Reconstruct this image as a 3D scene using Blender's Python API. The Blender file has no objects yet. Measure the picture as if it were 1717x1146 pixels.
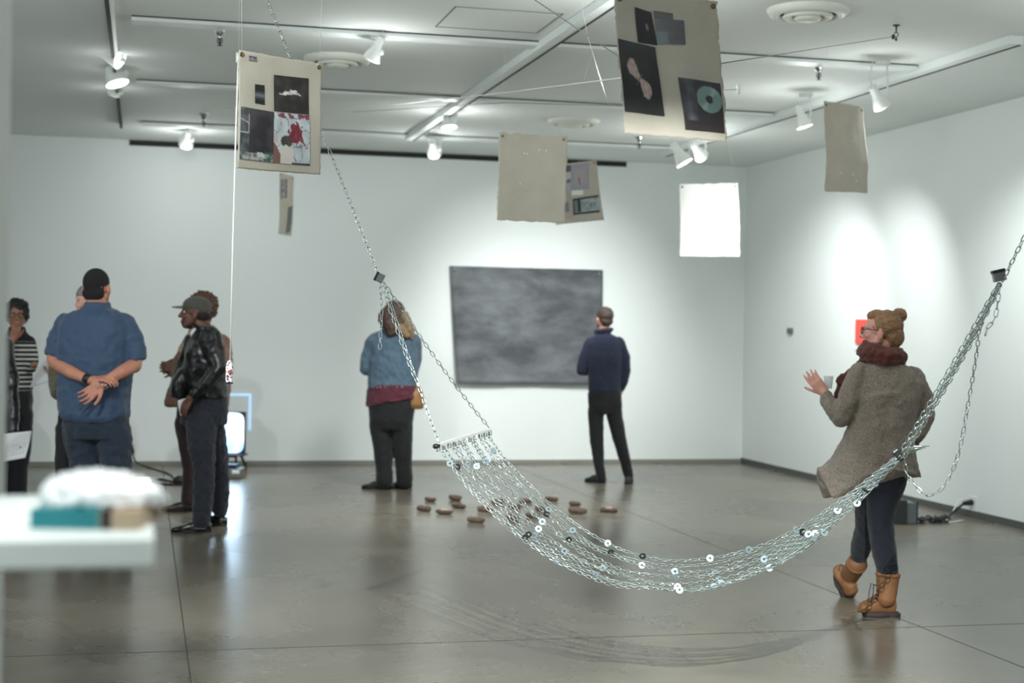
import bpy, math, random
from math import sin, cos, radians, pi, sqrt, floor
from mathutils import Vector, Matrix, noise
random.seed(7)
S = bpy.context.scene
COL = S.collection
# ------------------------------------------------------------ camera
F = 2550.0; CH = 1.55; W, H = 1717, 1146
YAW = radians(13.64); PITCH = radians(0.54); ROLL = radians(0.99)
fw = Vector((sin(YAW)*cos(PITCH), cos(YAW)*cos(PITCH), -sin(PITCH)))
r0 = Vector((cos(YAW), -sin(YAW), 0)); u0 = r0.cross(fw)
RR = cos(ROLL)*r0 + sin(ROLL)*u0
UU = -sin(ROLL)*r0 + cos(ROLL)*u0
CP = Vector((0, 0, CH))
f0 = Vector((sin(YAW), cos(YAW), 0)); UP = Vector((0, 0, 1))
cam = bpy.data.cameras.new('camera'); camo = bpy.data.objects.new('camera', cam); COL.objects.link(camo)
cam.sensor_width = 36; cam.lens = F/W*36
M = Matrix((RR, UU, -fw)).transposed().to_4x4(); M.translation = CP
camo.matrix_world = M
cam.dof.use_dof = True; cam.dof.focus_distance = 6.35; cam.dof.aperture_fstop = 2.8
S.camera = camo
S.view_settings.view_transform = 'Standard'; S.view_settings.look = 'None'
S.view_settings.gamma = 1; S.view_settings.use_curve_mapping = False
S.view_settings.exposure = 0.0
# ------------------------------------------------------------ world and large lights
wd = bpy.data.worlds.new('world'); S.world = wd; wd.use_nodes = True
bg = wd.node_tree.nodes['Background']; bg.inputs[0].default_value = (0.86, 0.97, 1.0, 1); bg.inputs[1].default_value = 2.1
S.cycles.diffuse_bounces = 7
LK = (0.965, 1.0, 0.985)
def spot(name, loc, tgt, power, size, blend=.6, rad=.05, col=LK):
    l = bpy.data.lights.new(name, 'SPOT'); l.energy = power; l.spot_size = radians(size); l.spot_blend = blend
    l.shadow_soft_size = rad; l.color = col
    o = bpy.data.objects.new(name, l); COL.objects.link(o); o.location = loc
    o.rotation_euler = (Vector(tgt)-Vector(loc)).to_track_quat('-Z', 'Y').to_euler()
    return o
# track spots, plus fill spots added to brighten the people and the floor
spot('track_spot_hammock', (1.0, 0.8, 3.33), (2.0, 6.3, 0.0), 3200, 34, .5, .003)
spot('fill_spot_people', (-0.6, 5.2, 3.3), (0.3, 10.2, 0.3), 420, 52, .5, .03)
spot('track_spot_painting', (4.2, 12.7, 3.30), (4.35, 16.75, 1.35), 500, 54, .9, .06)
spot('track_spot_painting_low', (3.4, 13.6, 3.30), (4.4, 16.7, .7), 260, 60, 1, .06)
spot('track_spot_wall_left', (0.3, 12.6, 3.3), (0.8, 16.75, 1.2), 130, 75, 1, .08)
spot('track_spot_right_a', (5.42, 13.3, 3.2), (6.87, 14.6, 1.35), 190, 80, 1, .04)
spot('track_spot_right_b', (5.42, 12.1, 3.2), (6.87, 13.25, 1.3), 190, 80, 1, .04)
spot('track_spot_right_c', (5.42, 9.7, 3.2), (6.87, 10.7, 1.5), 220, 76, 1, .04)
spot('fill_spot_floor', (2.6, 11.5, 3.2), (2.1, 13.2, 0.0), 400, 92, .9, .16)
spot('fill_spot_floor_right', (5.35, 11.3, 3.25), (4.6, 12.6, 0.0), 260, 84, .8, .05)
spot('track_spot_white_sheet', (5.0, 10.6, 3.3), (4.72, 12.4, 2.55), 60, 34, .6, .03)
spot('track_spot_shelf', (0.5, 1.2, 3.3), (-.10, 1.85, 1.25), 240, 22, .6, .02)

def at(px, py, d): return CP + (fw + RR*((px-W/2)/F) - UU*((py-H/2)/F))*d
def ray(px, py): return fw + RR*((px-W/2)/F) - UU*((py-H/2)/F)
def onz(px, py, z): r = ray(px, py); return CP + r*((z-CH)/r.z)
def ony(px, py, y): r = ray(px, py); return CP + r*(y/r.y)
def onx(px, py, x): r = ray(px, py); return CP + r*(x/r.x)
def lin(c): return tuple(((v/255)/12.92 if v/255 <= .04045 else ((v/255+.055)/1.055)**2.4) for v in c)

# ------------------------------------------------------------ materials
def mat(name, col, rough=.6, metal=0, noise_=0, nscale=10, bump=0, bscale=30, emit=None, estr=1, spec=.5, sheen=0, detail=4, coat=0):
    m = bpy.data.materials.new(name); m.use_nodes = True
    nt = m.node_tree; b = nt.nodes['Principled BSDF']
    c = lin(col)
    b.inputs['Base Color'].default_value = (*c, 1); b.inputs['Roughness'].default_value = rough
    b.inputs['Metallic'].default_value = metal; b.inputs['Specular IOR Level'].default_value = spec
    if sheen: b.inputs['Sheen Weight'].default_value = sheen
    if coat: b.inputs['Coat Weight'].default_value = coat
    tc = nt.nodes.new('ShaderNodeTexCoord')
    if noise_:
        n = nt.nodes.new('ShaderNodeTexNoise'); n.inputs['Scale'].default_value = nscale; n.inputs['Detail'].default_value = detail
        nt.links.new(tc.outputs['Object'], n.inputs['Vector'])
        r = nt.nodes.new('ShaderNodeValToRGB'); r.color_ramp.elements[0].position = .3; r.color_ramp.elements[1].position = .7
        r.color_ramp.elements[0].color = (*[max(0, v*(1-noise_)) for v in c], 1)
        r.color_ramp.elements[1].color = (*[min(1, v*(1+noise_)) for v in c], 1)
        nt.links.new(n.outputs['Fac'], r.inputs['Fac']); nt.links.new(r.outputs['Color'], b.inputs['Base Color'])
    if bump:
        n = nt.nodes.new('ShaderNodeTexNoise'); n.inputs['Scale'].default_value = bscale; n.inputs['Detail'].default_value = 3
        nt.links.new(tc.outputs['Object'], n.inputs['Vector'])
        bp = nt.nodes.new('ShaderNodeBump'); bp.inputs['Strength'].default_value = bump; bp.inputs['Distance'].default_value = .01
        nt.links.new(n.outputs['Fac'], bp.inputs['Height']); nt.links.new(bp.outputs['Normal'], b.inputs['Normal'])
    if emit:
        b.inputs['Emission Color'].default_value = (*lin(emit), 1); b.inputs['Emission Strength'].default_value = estr
    return m
WALL = mat('wall_paint', (226, 231, 230), .75, noise_=.015, nscale=1.2, bump=.03, bscale=60)
CEIL = mat('ceiling_paint', (222, 227, 224), .8, noise_=.02, nscale=.8)
TRK = mat('track_paint', (222, 228, 226), .45)
DARKG = mat('dark_gap', (58, 60, 58), .7)
SLOT = mat('black_slot', (22, 28, 24), .7)
SEAM = mat('seam_grey', (120, 126, 124), .8)
ZINC = mat('zinc_chain', (186, 196, 194), .2, 1)
ZINC2 = mat('bright_zinc_washer', (138, 152, 158), .5, .85)
STEELD = mat('dark_steel', (70, 72, 74), .35, 1)
BARM = mat('painted_bar', (205, 206, 202), .45, .3)
RUBB = mat('black_rubber', (18, 19, 20), .5)
PAPER = mat('cream_handmade_paper', (186, 180, 166), .9, noise_=.05, nscale=9, bump=.15, bscale=40)
PAPW = mat('white_handmade_paper', (240, 240, 236), .9, noise_=.02, nscale=9, bump=.1, bscale=40)
SHEET = mat('printed_office_paper', (218, 220, 222), .8)
LAMPW = mat('lamp_white', (226, 230, 226), .35)
LAMPF = mat('lamp_face', (255, 255, 255), .5, emit=(245, 255, 255), estr=7)
CHROME = mat('chrome', (200, 204, 204), .15, 1)
WIRE = mat('wire_grey', (150, 152, 146), .4, .8)
CORDW = mat('white_cord', (226, 226, 220), .7)
VENT = mat('vent_enamel', (216, 218, 208), .45)
VENTD = mat('vent_throat', (40, 42, 38), .7)
COAL = mat('grommet_brass', (120, 100, 70), .4, 1)

def floor_mat():
    m = mat('polished_concrete', (128, 124, 114), .2, spec=.45)
    nt = m.node_tree; b = nt.nodes['Principled BSDF']; tc = nt.nodes['Texture Coordinate']
    def nz(sc, det, dist=0, rough=.6):
        n = nt.nodes.new('ShaderNodeTexNoise'); n.inputs['Scale'].default_value = sc; n.inputs['Detail'].default_value = det
        n.inputs['Distortion'].default_value = dist; n.inputs['Roughness'].default_value = rough
        nt.links.new(tc.outputs['Object'], n.inputs['Vector']); return n
    a = nz(.55, 6, .6); c = nz(5, 8, .3, .7); s = nz(38, 4)
    mx = nt.nodes.new('ShaderNodeMix'); mx.data_type = 'FLOAT'; mx.inputs[0].default_value = .22
    nt.links.new(a.outputs['Fac'], mx.inputs[2]); nt.links.new(c.outputs['Fac'], mx.inputs[3])
    r = nt.nodes.new('ShaderNodeValToRGB'); e = r.color_ramp.elements
    e[0].position = .36; e[0].color = (*lin((92, 87, 77)), 1); e[1].position = .62; e[1].color = (*lin((124, 118, 105)), 1)
    x = e.new(.5); x.color = (*lin((108, 103, 92)), 1)
    nt.links.new(mx.outputs[0], r.inputs['Fac']); nt.links.new(r.outputs['Color'], b.inputs['Base Color'])
    mr = nt.nodes.new('ShaderNodeMapRange'); mr.inputs[1].default_value = .3; mr.inputs[2].default_value = .7
    mr.inputs[3].default_value = .22; mr.inputs[4].default_value = .33
    nt.links.new(a.outputs['Fac'], mr.inputs[0]); nt.links.new(mr.outputs[0], b.inputs['Roughness'])
    bp = nt.nodes.new('ShaderNodeBump'); bp.inputs['Strength'].default_value = .02; bp.inputs['Distance'].default_value = .002
    nt.links.new(s.outputs['Fac'], bp.inputs['Height']); nt.links.new(bp.outputs['Normal'], b.inputs['Normal'])
    return m
CONC = floor_mat()

# ------------------------------------------------------------ mesh builder
class MB:
    def __init__(s): s.v = []; s.f = []; s.m = []; s.mi = 0
    def add(s, vs, fs):
        n = len(s.v); s.v += [Vector(v) for v in vs]; s.f += [tuple(i+n for i in f) for f in fs]; s.m += [s.mi]*len(fs); return s
    def box(s, a, b):
        (x0, y0, z0), (x1, y1, z1) = a, b
        return s.add([(x0,y0,z0),(x1,y0,z0),(x1,y1,z0),(x0,y1,z0),(x0,y0,z1),(x1,y0,z1),(x1,y1,z1),(x0,y1,z1)],
                     [(0,3,2,1),(4,5,6,7),(0,1,5,4),(1,2,6,5),(2,3,7,6),(3,0,4,7)])
    def obox(s, c, ax, ay, az, hx, hy, hz):
        c = Vector(c); vs = [c+ax*(hx*i)+ay*(hy*j)+az*(hz*k) for k in (-1, 1) for i, j in ((-1,-1),(1,-1),(1,1),(-1,1))]
        return s.add(vs, [(0,3,2,1),(4,5,6,7),(0,1,5,4),(1,2,6,5),(2,3,7,6),(3,0,4,7)])
    def rings(s, R, cap=True):
        n = len(R[0]); vs = [p for r in R for p in r]; fs = []
        for i in range(len(R)-1):
            for j in range(n):
                k = (j+1) % n; fs.append((i*n+j, i*n+k, (i+1)*n+k, (i+1)*n+j))
        if cap: fs.append(tuple(range(n-1, -1, -1))); fs.append(tuple(range((len(R)-1)*n, len(R)*n)))
        return s.add(vs, fs)
    def tube(s, pts, rad, n=8, cap=True):
        pts = [Vector(p) for p in pts]
        if not isinstance(rad, (list, tuple)): rad = [rad]*len(pts)
        R = []; up = None
        for i, p in enumerate(pts):
            t = (pts[min(i+1, len(pts)-1)]-pts[max(i-1, 0)]).normalized()
            if up is None: up = t.orthogonal().normalized()
            up = (up - t*up.dot(t))
            up = up.normalized() if up.length > 1e-6 else t.orthogonal().normalized()
            q = t.cross(up)
            R.append([p+(up*cos(2*pi*j/n)+q*sin(2*pi*j/n))*rad[i] for j in range(n)])
        return s.rings(R, cap)
    def ell(s, c, r, ax=None, n=16, m=10):
        c = Vector(c); X, Y, Z = ax or (r0, f0, UP); R = []
        for i in range(m+1):
            th = pi*i/m; th = min(max(th, .02), pi-.02)
            R.append([c+X*(r[0]*sin(th)*cos(2*pi*j/n))+Y*(r[1]*sin(th)*sin(2*pi*j/n))-Z*(r[2]*cos(th)) for j in range(n)])
        return s.rings(R)
    def cap(s, a, b, ra, rb, n=12):
        a = Vector(a); b = Vector(b)
        s.ell(a, (ra, ra, ra), n=n, m=8); s.ell(b, (rb, rb, rb), n=n, m=8)
        if (b-a).length > 1e-5: s.tube([a, b], [ra, rb], n)
        return s
    def lathe(s, c, prof, ax=None, n=24, cap=False):
        c = Vector(c); X, Y, Z = ax or (Vector((1,0,0)), Vector((0,1,0)), UP)
        R = [[c+Z*z+X*(r*cos(2*pi*j/n))+Y*(r*sin(2*pi*j/n)) for j in range(n)] for r, z in prof]
        return s.rings(R, cap)
    def loft(s, rs, n=28, p=2.0):
        """rs: (centre, rx, ry) horizontal rings in the view-aligned axes"""
        R = []
        for c, rx, ry in rs:
            c = Vector(c); ring = []
            for j in range(n):
                a = 2*pi*j/n; ca, sa = cos(a), sin(a)
                q = (abs(ca)**p+abs(sa)**p)**(-1/p)
                ring.append(c+r0*(rx*ca*q)+f0*(ry*sa*q))
            R.append(ring)
        return s.rings(R)
    def build(s, name, m, parent=None, smooth=True, loc=None):
        me = bpy.data.meshes.new(name)
        off = Vector(loc) if loc is not None else Vector((0, 0, 0))
        me.from_pydata([v-off for v in s.v], [], s.f); me.update()
        for x in (m if isinstance(m, list) else [m]): me.materials.append(x)
        if isinstance(m, list):
            for p, i in zip(me.polygons, s.m): p.material_index = i
        o = bpy.data.objects.new(name, me); COL.objects.link(o)
        o.location = off
        if smooth: me.shade_smooth() if hasattr(me, 'shade_smooth') else [setattr(p, 'use_smooth', True) for p in me.polygons]
        if parent is not None:
            o.parent = parent
            if loc is None: o.location = -Vector(parent.location) if not parent.parent else -(Vector(parent.location)+Vector(parent.parent.location))
            else: o.location = off-(Vector(parent.location) if not parent.parent else Vector(parent.location)+Vector(parent.parent.location))
        return o
def tag(o, label=None, cat=None, group=None, kind=None):
    if label: o['label'] = label
    if cat: o['category'] = cat
    if group: o['group'] = group
    if kind: o['kind'] = kind
    return o
def empty(name, loc, label, cat, group=None):
    o = bpy.data.objects.new(name, None); COL.objects.link(o); o.location = loc; o.empty_display_size = .1
    return tag(o, label, cat, group)
def copy_tree(o, parent=None):
    c = o.copy(); COL.objects.link(c); c.parent = parent
    for ch in o.children: copy_tree(ch, c)
    return c
def struct(o): o['kind'] = 'structure'; return o
def bevel(o, w=.004, seg=2):
    md = o.modifiers.new('bevel', 'BEVEL'); md.width = w; md.segments = seg; md.limit_method = 'ANGLE'; return o

# ------------------------------------------------------------ the room
BY = 16.75; RX = 6.87; CZ = 3.48; LX = -5.2; FY = -3.0
struct(MB().box((LX-.2, FY, -.1), (RX+.2, BY+.2, 0)).build('floor', CONC, smooth=False))
struct(MB().box((LX-.2, FY, CZ), (RX+.2, BY+.2, CZ+.1)).build('ceiling', CEIL, smooth=False))
struct(MB().box((LX-.2, BY, 0), (RX+.2, BY+.2, CZ)).build('wall_back', WALL, smooth=False))
struct(MB().box((RX, FY, 0), (RX+.2, BY, CZ)).build('wall_right', WALL, smooth=False))
struct(MB().box((LX-.2, 9.0, 0), (LX, BY, CZ)).build('wall_left', WALL, smooth=False))
struct(MB().box((LX-.2, FY-.2, 0), (RX+.2, FY, CZ)).build('wall_front', WALL, smooth=False))
pc = at(12, 570, 2.45)                                    # near partition whose end shows at the left edge
struct(MB().box((pc.x-.14, -1.6, 0), (pc.x, pc.y, CZ)).build('wall_partition', WALL, smooth=False))
struct(MB().box((LX, BY-.012, 0), (RX, BY, .045)).build('baseboard_back', mat('base_grey', (128, 128, 120), .6), smooth=False))
struct(MB().box((RX-.014, FY, 0), (RX, BY, .06)).build('baseboard_right', mat('base_metal_grey', (82, 84, 82), .5), smooth=False))
a = ony(217, 240, BY); b = ony(1050, 276, BY)
struct(MB().box((a.x, BY-.012, CZ-.06), (b.x, BY, CZ-.004)).build('trim_1', SLOT, smooth=False))
# concrete joints
n = 2
def joint(x0, y0, x1, y1, w=.0035):
    global n
    a = Vector((x0, y0, .0006)); b = Vector((x1, y1, .0006)); d = (b-a).normalized(); q = Vector((-d.y, d.x, 0))*w
    struct(MB().add([a-q, b-q, b+q, a+q], [(0,1,2,3)]).build('trim_%d' % n, DARKG, smooth=False)); n += 1
j1 = onz(1300, 956, 0); joint(j1.x, -1, j1.x, BY-.02)
j3 = onz(301, 1000, 0); joint(j3.x, -1, j3.x, BY-.02)
j2 = onz(1450, 1055, 0); joint(LX, j2.y, RX-.02, j2.y)
# access hatch seam on the ceiling, and duct covers / tracks
hx0, hy0, hx1, hy1 = 1.80, 9.02, 2.47, 9.66
mb = MB()
for q0, q1 in (((hx0,hy0),(hx1,hy0+.008)), ((hx0,hy1),(hx1,hy1+.008)), ((hx0,hy0),(hx0+.008,hy1)), ((hx1,hy0),(hx1+.008,hy1))):
    mb.box((*q0, CZ-.003), (*q1, CZ))
struct(mb.build('trim_%d' % n, SEAM, smooth=False)); n += 1

def track(name, x0, y0, x1, y1, w, h, label):
    t = empty(name, ((x0+x1)/2, (y0+y1)/2, CZ-h), label, 'lighting track', None)
    d = Vector((x1-x0, y1-y0, 0)); L = d.length; d.normalize(); q = Vector((-d.y, d.x, 0))
    c = Vector(((x0+x1)/2, (y0+y1)/2, CZ-h/2-.001))
    MB().obox(c, d, q, UP, L/2, w/2, h/2).build('housing', TRK, t, False)
    m2 = MB()
    if w > .12:
        for sg in (-1, 1): m2.obox(c+q*(sg*(w/2+.003))+UP*(h/2-.004), d, q, UP, L/2, .003, .004)
    else: m2.obox(c-UP*(h/2+.002)+q*(-w/2+.012), d, q, UP, L/2-.02, .008, .003)
    m2.build('channel', DARKG, t, False)
    return t
track('lighting_track', 5.42, 8.75, 5.42, 15.6, .10, .055, 'white ceiling track running back along the right side, carrying two lamps')
track('lighting_track', 2.60, 5.0, 2.60, 15.25, .09, .055, 'white ceiling track running from the top centre towards the back wall')
track('lighting_track', -.1, 10.0, 5.36, 10.0, .16, .03, 'wide white ceiling rail crossing the room, nearest of the three cross rails')
track('lighting_track', -.08, 12.6, 5.36, 12.55, .14, .03, 'white ceiling rail crossing the room, middle one of the three cross rails')
track('lighting_track', -.04, 15.2, 5.36, 15.2, .16, .03, 'white ceiling rail crossing the room, farthest of the three, above the painting')
t = empty('lighting_track', (-.22, 12, CZ-.05), 'dark narrow ceiling track at the upper left with clustered lamps', 'lighting track')
MB().box((-.25, 8.5, CZ-.05), (-.225, 15.4, CZ-.001)).build('housing', SLOT, t, False)
MB().box((-.225, 8.5, CZ-.04), (-.20, 12.2, CZ-.001)).build('housing', TRK, t, False)

# ------------------------------------------------------------ round ceiling vents
def vent(p, r, label):
    t = empty('ceiling_vent', (p.x, p.y, CZ), label, 'air vent', 'round ceiling diffusers')
    c = (p.x, p.y, CZ)
    MB().lathe(c, [(r, 0), (r*1.0, -.012), (r*.93, -.035), (r*.80, -.048), (r*.72, -.042), (r*.70, -.02)], n=40).build('outer_ring', VENT, t)
    MB().lathe(c, [(r*.70, -.018), (.001, -.018)], n=40).build('throat', VENTD, t)
    MB().lathe(c, [(r*.56, -.02), (r*.62, -.045), (r*.55, -.060), (r*.42, -.050), (r*.40, -.03)], n=40).build('middle_cone', VENT, t)
    MB().lathe(c, [(r*.30, -.035), (r*.34, -.055), (r*.27, -.068), (.001, -.072)], n=40).build('centre_cone', VENT, t)
vent(onz(1355, 16, CZ), .245, 'round ceiling vent at the upper right, nearest of the three diffusers')
vent(onz(566, 97, CZ), .245, 'round ceiling vent partly behind the collaged sheet at upper left')
vent(onz(962, 202, CZ), .245, 'round ceiling vent above the plain hanging sheet, farthest of the three')

# ------------------------------------------------------------ sprinklers
def sprinkler(px, py, label):
    p = onz(px, py, CZ); t = empty('sprinkler', p, label, 'sprinkler', 'ceiling sprinkler heads')
    MB().lathe(p, [(.045, 0), (.043, -.012), (.028, -.03), (.026, -.05), (.012, -.052), (.012, -.07)], n=20).build('escutcheon', CHROME, t)
    b_ = MB(); b_.lathe(p, [(.008, -.07), (.006, -.115)], n=8)
    b_.tube([p+Vector((.014,0,-.07)), p+Vector((.016,0,-.095)), p+Vector((0,0,-.115))], .003, 6)
    b_.tube([p+Vector((-.014,0,-.07)), p+Vector((-.016,0,-.095)), p+Vector((0,0,-.115))], .003, 6)
    b_.lathe(p, [(.001, -.118), (.018, -.118), (.018, -.121), (.001, -.121)], n=12)
    b_.build('frame', STEELD, t)
sprinkler(369, 46, 'chrome sprinkler head in the ceiling at upper left, beside the nearest cross rail')
sprinkler(1373, 106, 'chrome sprinkler head in the ceiling under the round vent at upper right')
sprinkler(342, 190, 'small chrome sprinkler head at the far left above the black wall slot')
sprinkler(1072, 229, 'small chrome sprinkler head peeping out below the large collaged sheet')

# ------------------------------------------------------------ track lamps
def lamp(px, py, D, aim, sc, label, glass=False, top=None, on=True):
    """px,py = centre of lamp head; aim = view-space direction (right, away, up)"""
    c = at(px, py, D); t = empty('track_lamp', c, label, 'spotlight', 'track lamps under the ceiling')
    z = (r0*aim[0]+f0*aim[1]+UP*aim[2]).normalized(); x = z.orthogonal().normalized(); y = z.cross(x); A = (x, y, z)
    MB().lathe(c, [(.001, -.12*sc), (.026*sc, -.118*sc), (.030*sc, -.10*sc), (.030*sc, -.05*sc), (.036*sc, -.035*sc), (.062*sc, .045*sc), (.064*sc, .055*sc), (.058*sc, .055*sc)], A).build('lamp_head', LAMPW, t)
    MB().lathe(c, [(.058*sc, .048*sc), (.03*sc, .053*sc), (.001, .055*sc)], A).build('bulb', LAMPF if on else LAMPW, t)
    tp = Vector((c.x, c.y, CZ-.03)) if top is None else Vector(top)
    sd = r0*(.05*sc)
    st = MB(); st.tube([c+sd, c+sd*1.2+UP*.05*sc, Vector((c.x+sd.x, c.y+sd.y, tp.z))], .007*sc, 8)
    st.ell(c+sd, (.018*sc,)*3, n=10, m=6)
    st.obox(Vector((c.x+sd.x*.4, c.y+sd.y*.4, tp.z-.012)), r0, f0, UP, .05*sc, .018, .014)
    st.build('stem', LAMPW, t)
    sl = bpy.data.lights.new('added_fill_point', 'POINT'); sl.energy = 1.2 if px < 200 else 8.5; sl.shadow_soft_size = .06; sl.color = LK  # point fill added below the head, brightens the ceiling as spill
    so = bpy.data.objects.new('added_fill_point', sl); COL.objects.link(so); so.location = c-UP*.22; so.parent = None
    MB().tube([c-z*.115*sc, c-z*.15*sc+UP*.03, Vector((c.x-sd.x, c.y-sd.y, tp.z))], .004, 6).build('cable', CORDW, t)
lamp(187, 92, 11.0, (.9, -.18, -.35), 1.35, 'white cone lamp aimed right, uppermost of the left track cluster')
lamp(192, 124, 11.6, (.3, -.12, -.85), 1.5, 'wide white lamp facing down, middle of the left track cluster')
lamp(193, 150, 12.6, (-.3, .3, -.7), .9, 'small white lamp, lowest of the left track cluster')
lamp(628, 88, 10.0, (-.4, .3, -.8), .95, 'white lamp under the nearest cross rail beside the round vent', on=False)
lamp(752, 203, 13.6, (.12, -.2, -.95), 1.15, 'lit white lamp with bright oval face under the centre track')
lamp(727, 250, 15.3, (.1, .9, -.5), 1.2, 'white lamp in front of the black wall slot, left of the plain sheet')
lamp(313, 234, 15.3, (-.3, .8, -.7), 1.2, 'white lamp hanging in front of the black wall slot at far left')
lamp(1142, 263, 14.4, (.45, -.1, -.75), 1.3, 'bright white lamp under the large collaged sheet, left of a pair')
lamp(1172, 256, 14.8, (.5, .6, -.5), 1.1, 'white lamp under the large collaged sheet, right of a pair')
lamp(1346, 202, 12.1, (.3, -.05, -.9), 1.05, 'lit white lamp on the right track, left of the narrow hanging sheet')
lamp(1474, 168, 10.6, (.5, .3, -.75), 1.0, 'white lamp on the right track, right of the narrow hanging sheet')

for q_ in ((2.6, 8.3), (2.6, 6.6), (2.6, 3.0), (2.6, .2), (-.22, 8.2), (-.22, 5.6), (-.22, 2.6), (5.42, 7.2), (5.42, 4.4), (5.42, 1.6), (-3, 11), (-3, 14)):   # added fill points without fittings, brighten the ceiling and sheets
    sl = bpy.data.lights.new('added_fill_point', 'POINT'); sl.energy = {(2.6, 6.6): 34, (2.6, 3.0): 13, (2.6, .2): 4, (-.22, 2.6): 6, (-.22, 5.6): 34, (5.42, 1.6): 8, (5.42, 7.2): 18}.get(q_, 12); sl.shadow_soft_size = .08; sl.color = LK
    so = bpy.data.objects.new('added_fill_point', sl); COL.objects.link(so); so.location = (q_[0], q_[1], 2.95)
# ------------------------------------------------------------ dark canvas on the back wall
def grid_sheet(corner, nu, nv, fn=None, jitter=0, seed=0, thick=.002, away=None):
    """corner: TL,TR,BR,BL world. returns MB with thickness"""
    TL, TR, BR, BL = [Vector(c) for c in corner]
    nrm = (TR-TL).cross(BL-TL).normalized()
    if nrm.dot(CP-TL) < 0: nrm = -nrm
    def pt(u, v):
        p = TL*(1-u)*(1-v)+TR*u*(1-v)+BR*u*v+BL*(1-u)*v
        if fn: p = p+nrm*fn(u, v)
        return p
    vs = []
    eu, ev = (TR-TL).normalized(), (BL-TL).normalized()
    for k in (0, 1):
        for j in range(nv+1):
            for i in range(nu+1):
                u, v = i/nu, j/nv; p = pt(u, v)
                if jitter and (i in (0, nu) or j in (0, nv)):
                    q = noise.noise(Vector((u*9, v*9, seed)))*.7+noise.noise(Vector((u*37, v*37, seed)))*.5
                    if i in (0, nu): p = p+eu*(jitter*q)
                    if j in (0, nv): p = p+ev*(jitter*q)
                vs.append(p-nrm*(thick*k))
    w = nu+1; K = w*(nv+1); fs = []
    for j in range(nv):
        for i in range(nu):
            a = j*w+i; fs.append((a, a+w, a+w+1, a+1)); fs.append((K+a, K+a+1, K+a+w+1, K+a+w))
    rim = [i for i in range(nu+1)]+[j*w+nu for j in range(1, nv+1)]+[nv*w+i for i in range(nu-1, -1, -1)]+[j*w for j in range(nv-1, 0, -1)]
    for i in range(len(rim)):
        a, b_ = rim[i], rim[(i+1) % len(rim)]; fs.append((a, b_, b_+K, a+K))
    m = MB(); m.add(vs, fs); m.pt = pt; m.nrm = nrm
    return m
cm = mat('charcoal_canvas', (96, 100, 102), .85)
nt = cm.node_tree; b = nt.nodes['Principled BSDF']; tc = nt.nodes['Texture Coordinate']
mp = nt.nodes.new('ShaderNodeMapping'); mp.inputs['Scale'].default_value = (1, 1, 2.2); nt.links.new(tc.outputs['Object'], mp.inputs['Vector'])
n1 = nt.nodes.new('ShaderNodeTexNoise'); n1.inputs['Scale'].default_value = 1.7; n1.inputs['Detail'].default_value = 9; n1.inputs['Distortion'].default_value = .25; n1.inputs['Roughness'].default_value = .6
nt.links.new(mp.outputs['Vector'], n1.inputs['Vector'])
rp = nt.nodes.new('ShaderNodeValToRGB'); e = rp.color_ramp.elements
e[0].position = .33; e[0].color = (*lin((72, 75, 78)), 1); e[1].position = .7; e[1].color = (*lin((120, 124, 127)), 1)
nt.links.new(n1.outputs['Fac'], rp.inputs['Fac']); nt.links.new(rp.outputs['Color'], b.inputs['Base Color'])
cor = [ony(754, 446, BY-.03), ony(1011, 453, BY-.03), ony(1009, 645, BY-.09), ony(767, 643, BY-.09)]
t = empty('painting', (cor[0]+cor[2])/2, 'large unframed dark grey clouded canvas pinned to the back wall', 'painting')
gs = grid_sheet(cor, 40, 30, lambda u, v: .012*sin(u*9)*v, .004, 3, .006); gs.build('canvas', cm, t)
for u, v in ((.03, .035), (.97, .035)):
    MB().lathe(gs.pt(u, v)+Vector((0, -.004, 0)), [(.001, .012), (.016, .01), (.016, -.03)], (Vector((1,0,0)), UP, Vector((0,-1,0)))).build('pin', CHROME, t)

# ------------------------------------------------------------ hanging collaged sheets
def colmat():
    m = mat('printed_picture', (200, 200, 200), .6); nt = m.node_tree
    at_ = nt.nodes.new('ShaderNodeVertexColor'); at_.layer_name = 'Col'
    nt.links.new(at_.outputs['Color'], nt.nodes['Principled BSDF'].inputs['Base Color']); return m
PRINT = colmat()
def picture(gs, uvs, painter, parent, N=44, off=.0025, name='printed_picture'):
    """uvs: TL,TR,BR,BL in sheet uv"""
    vs = []; cols = []
    for j in range(N+1):
        for i in range(N+1):
            a, c = i/N, j/N
            u = uvs[0][0]*(1-a)*(1-c)+uvs[1][0]*a*(1-c)+uvs[2][0]*a*c+uvs[3][0]*(1-a)*c
            v = uvs[0][1]*(1-a)*(1-c)+uvs[1][1]*a*(1-c)+uvs[2][1]*a*c+uvs[3][1]*(1-a)*c
            vs.append(gs.pt(u, v)+gs.nrm*off); cols.append(painter(a, c))
    w = N+1; fs = [(j*w+i, (j+1)*w+i, (j+1)*w+i+1, j*w+i+1) for j in range(N) for i in range(N)]
    o = MB().add(vs, fs).build(name, PRINT, parent)
    ca = o.data.color_attributes.new('Col', 'FLOAT_COLOR', 'POINT')
    for k, cc in enumerate(cols):
        g_ = sum(cc)/3; ca.data[k].color = (*lin([min(255, max(0, q*.72+g_*.28)) for q in cc]), 1)
    return o
def nz(a, b_, s=0, sc=6): return noise.noise(Vector((a*sc, b_*sc, s*3.7)))
def mixc(a, b_, t): t = max(0, min(1, t)); return tuple(x*(1-t)+y*t for x, y in zip(a, b_))
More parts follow.
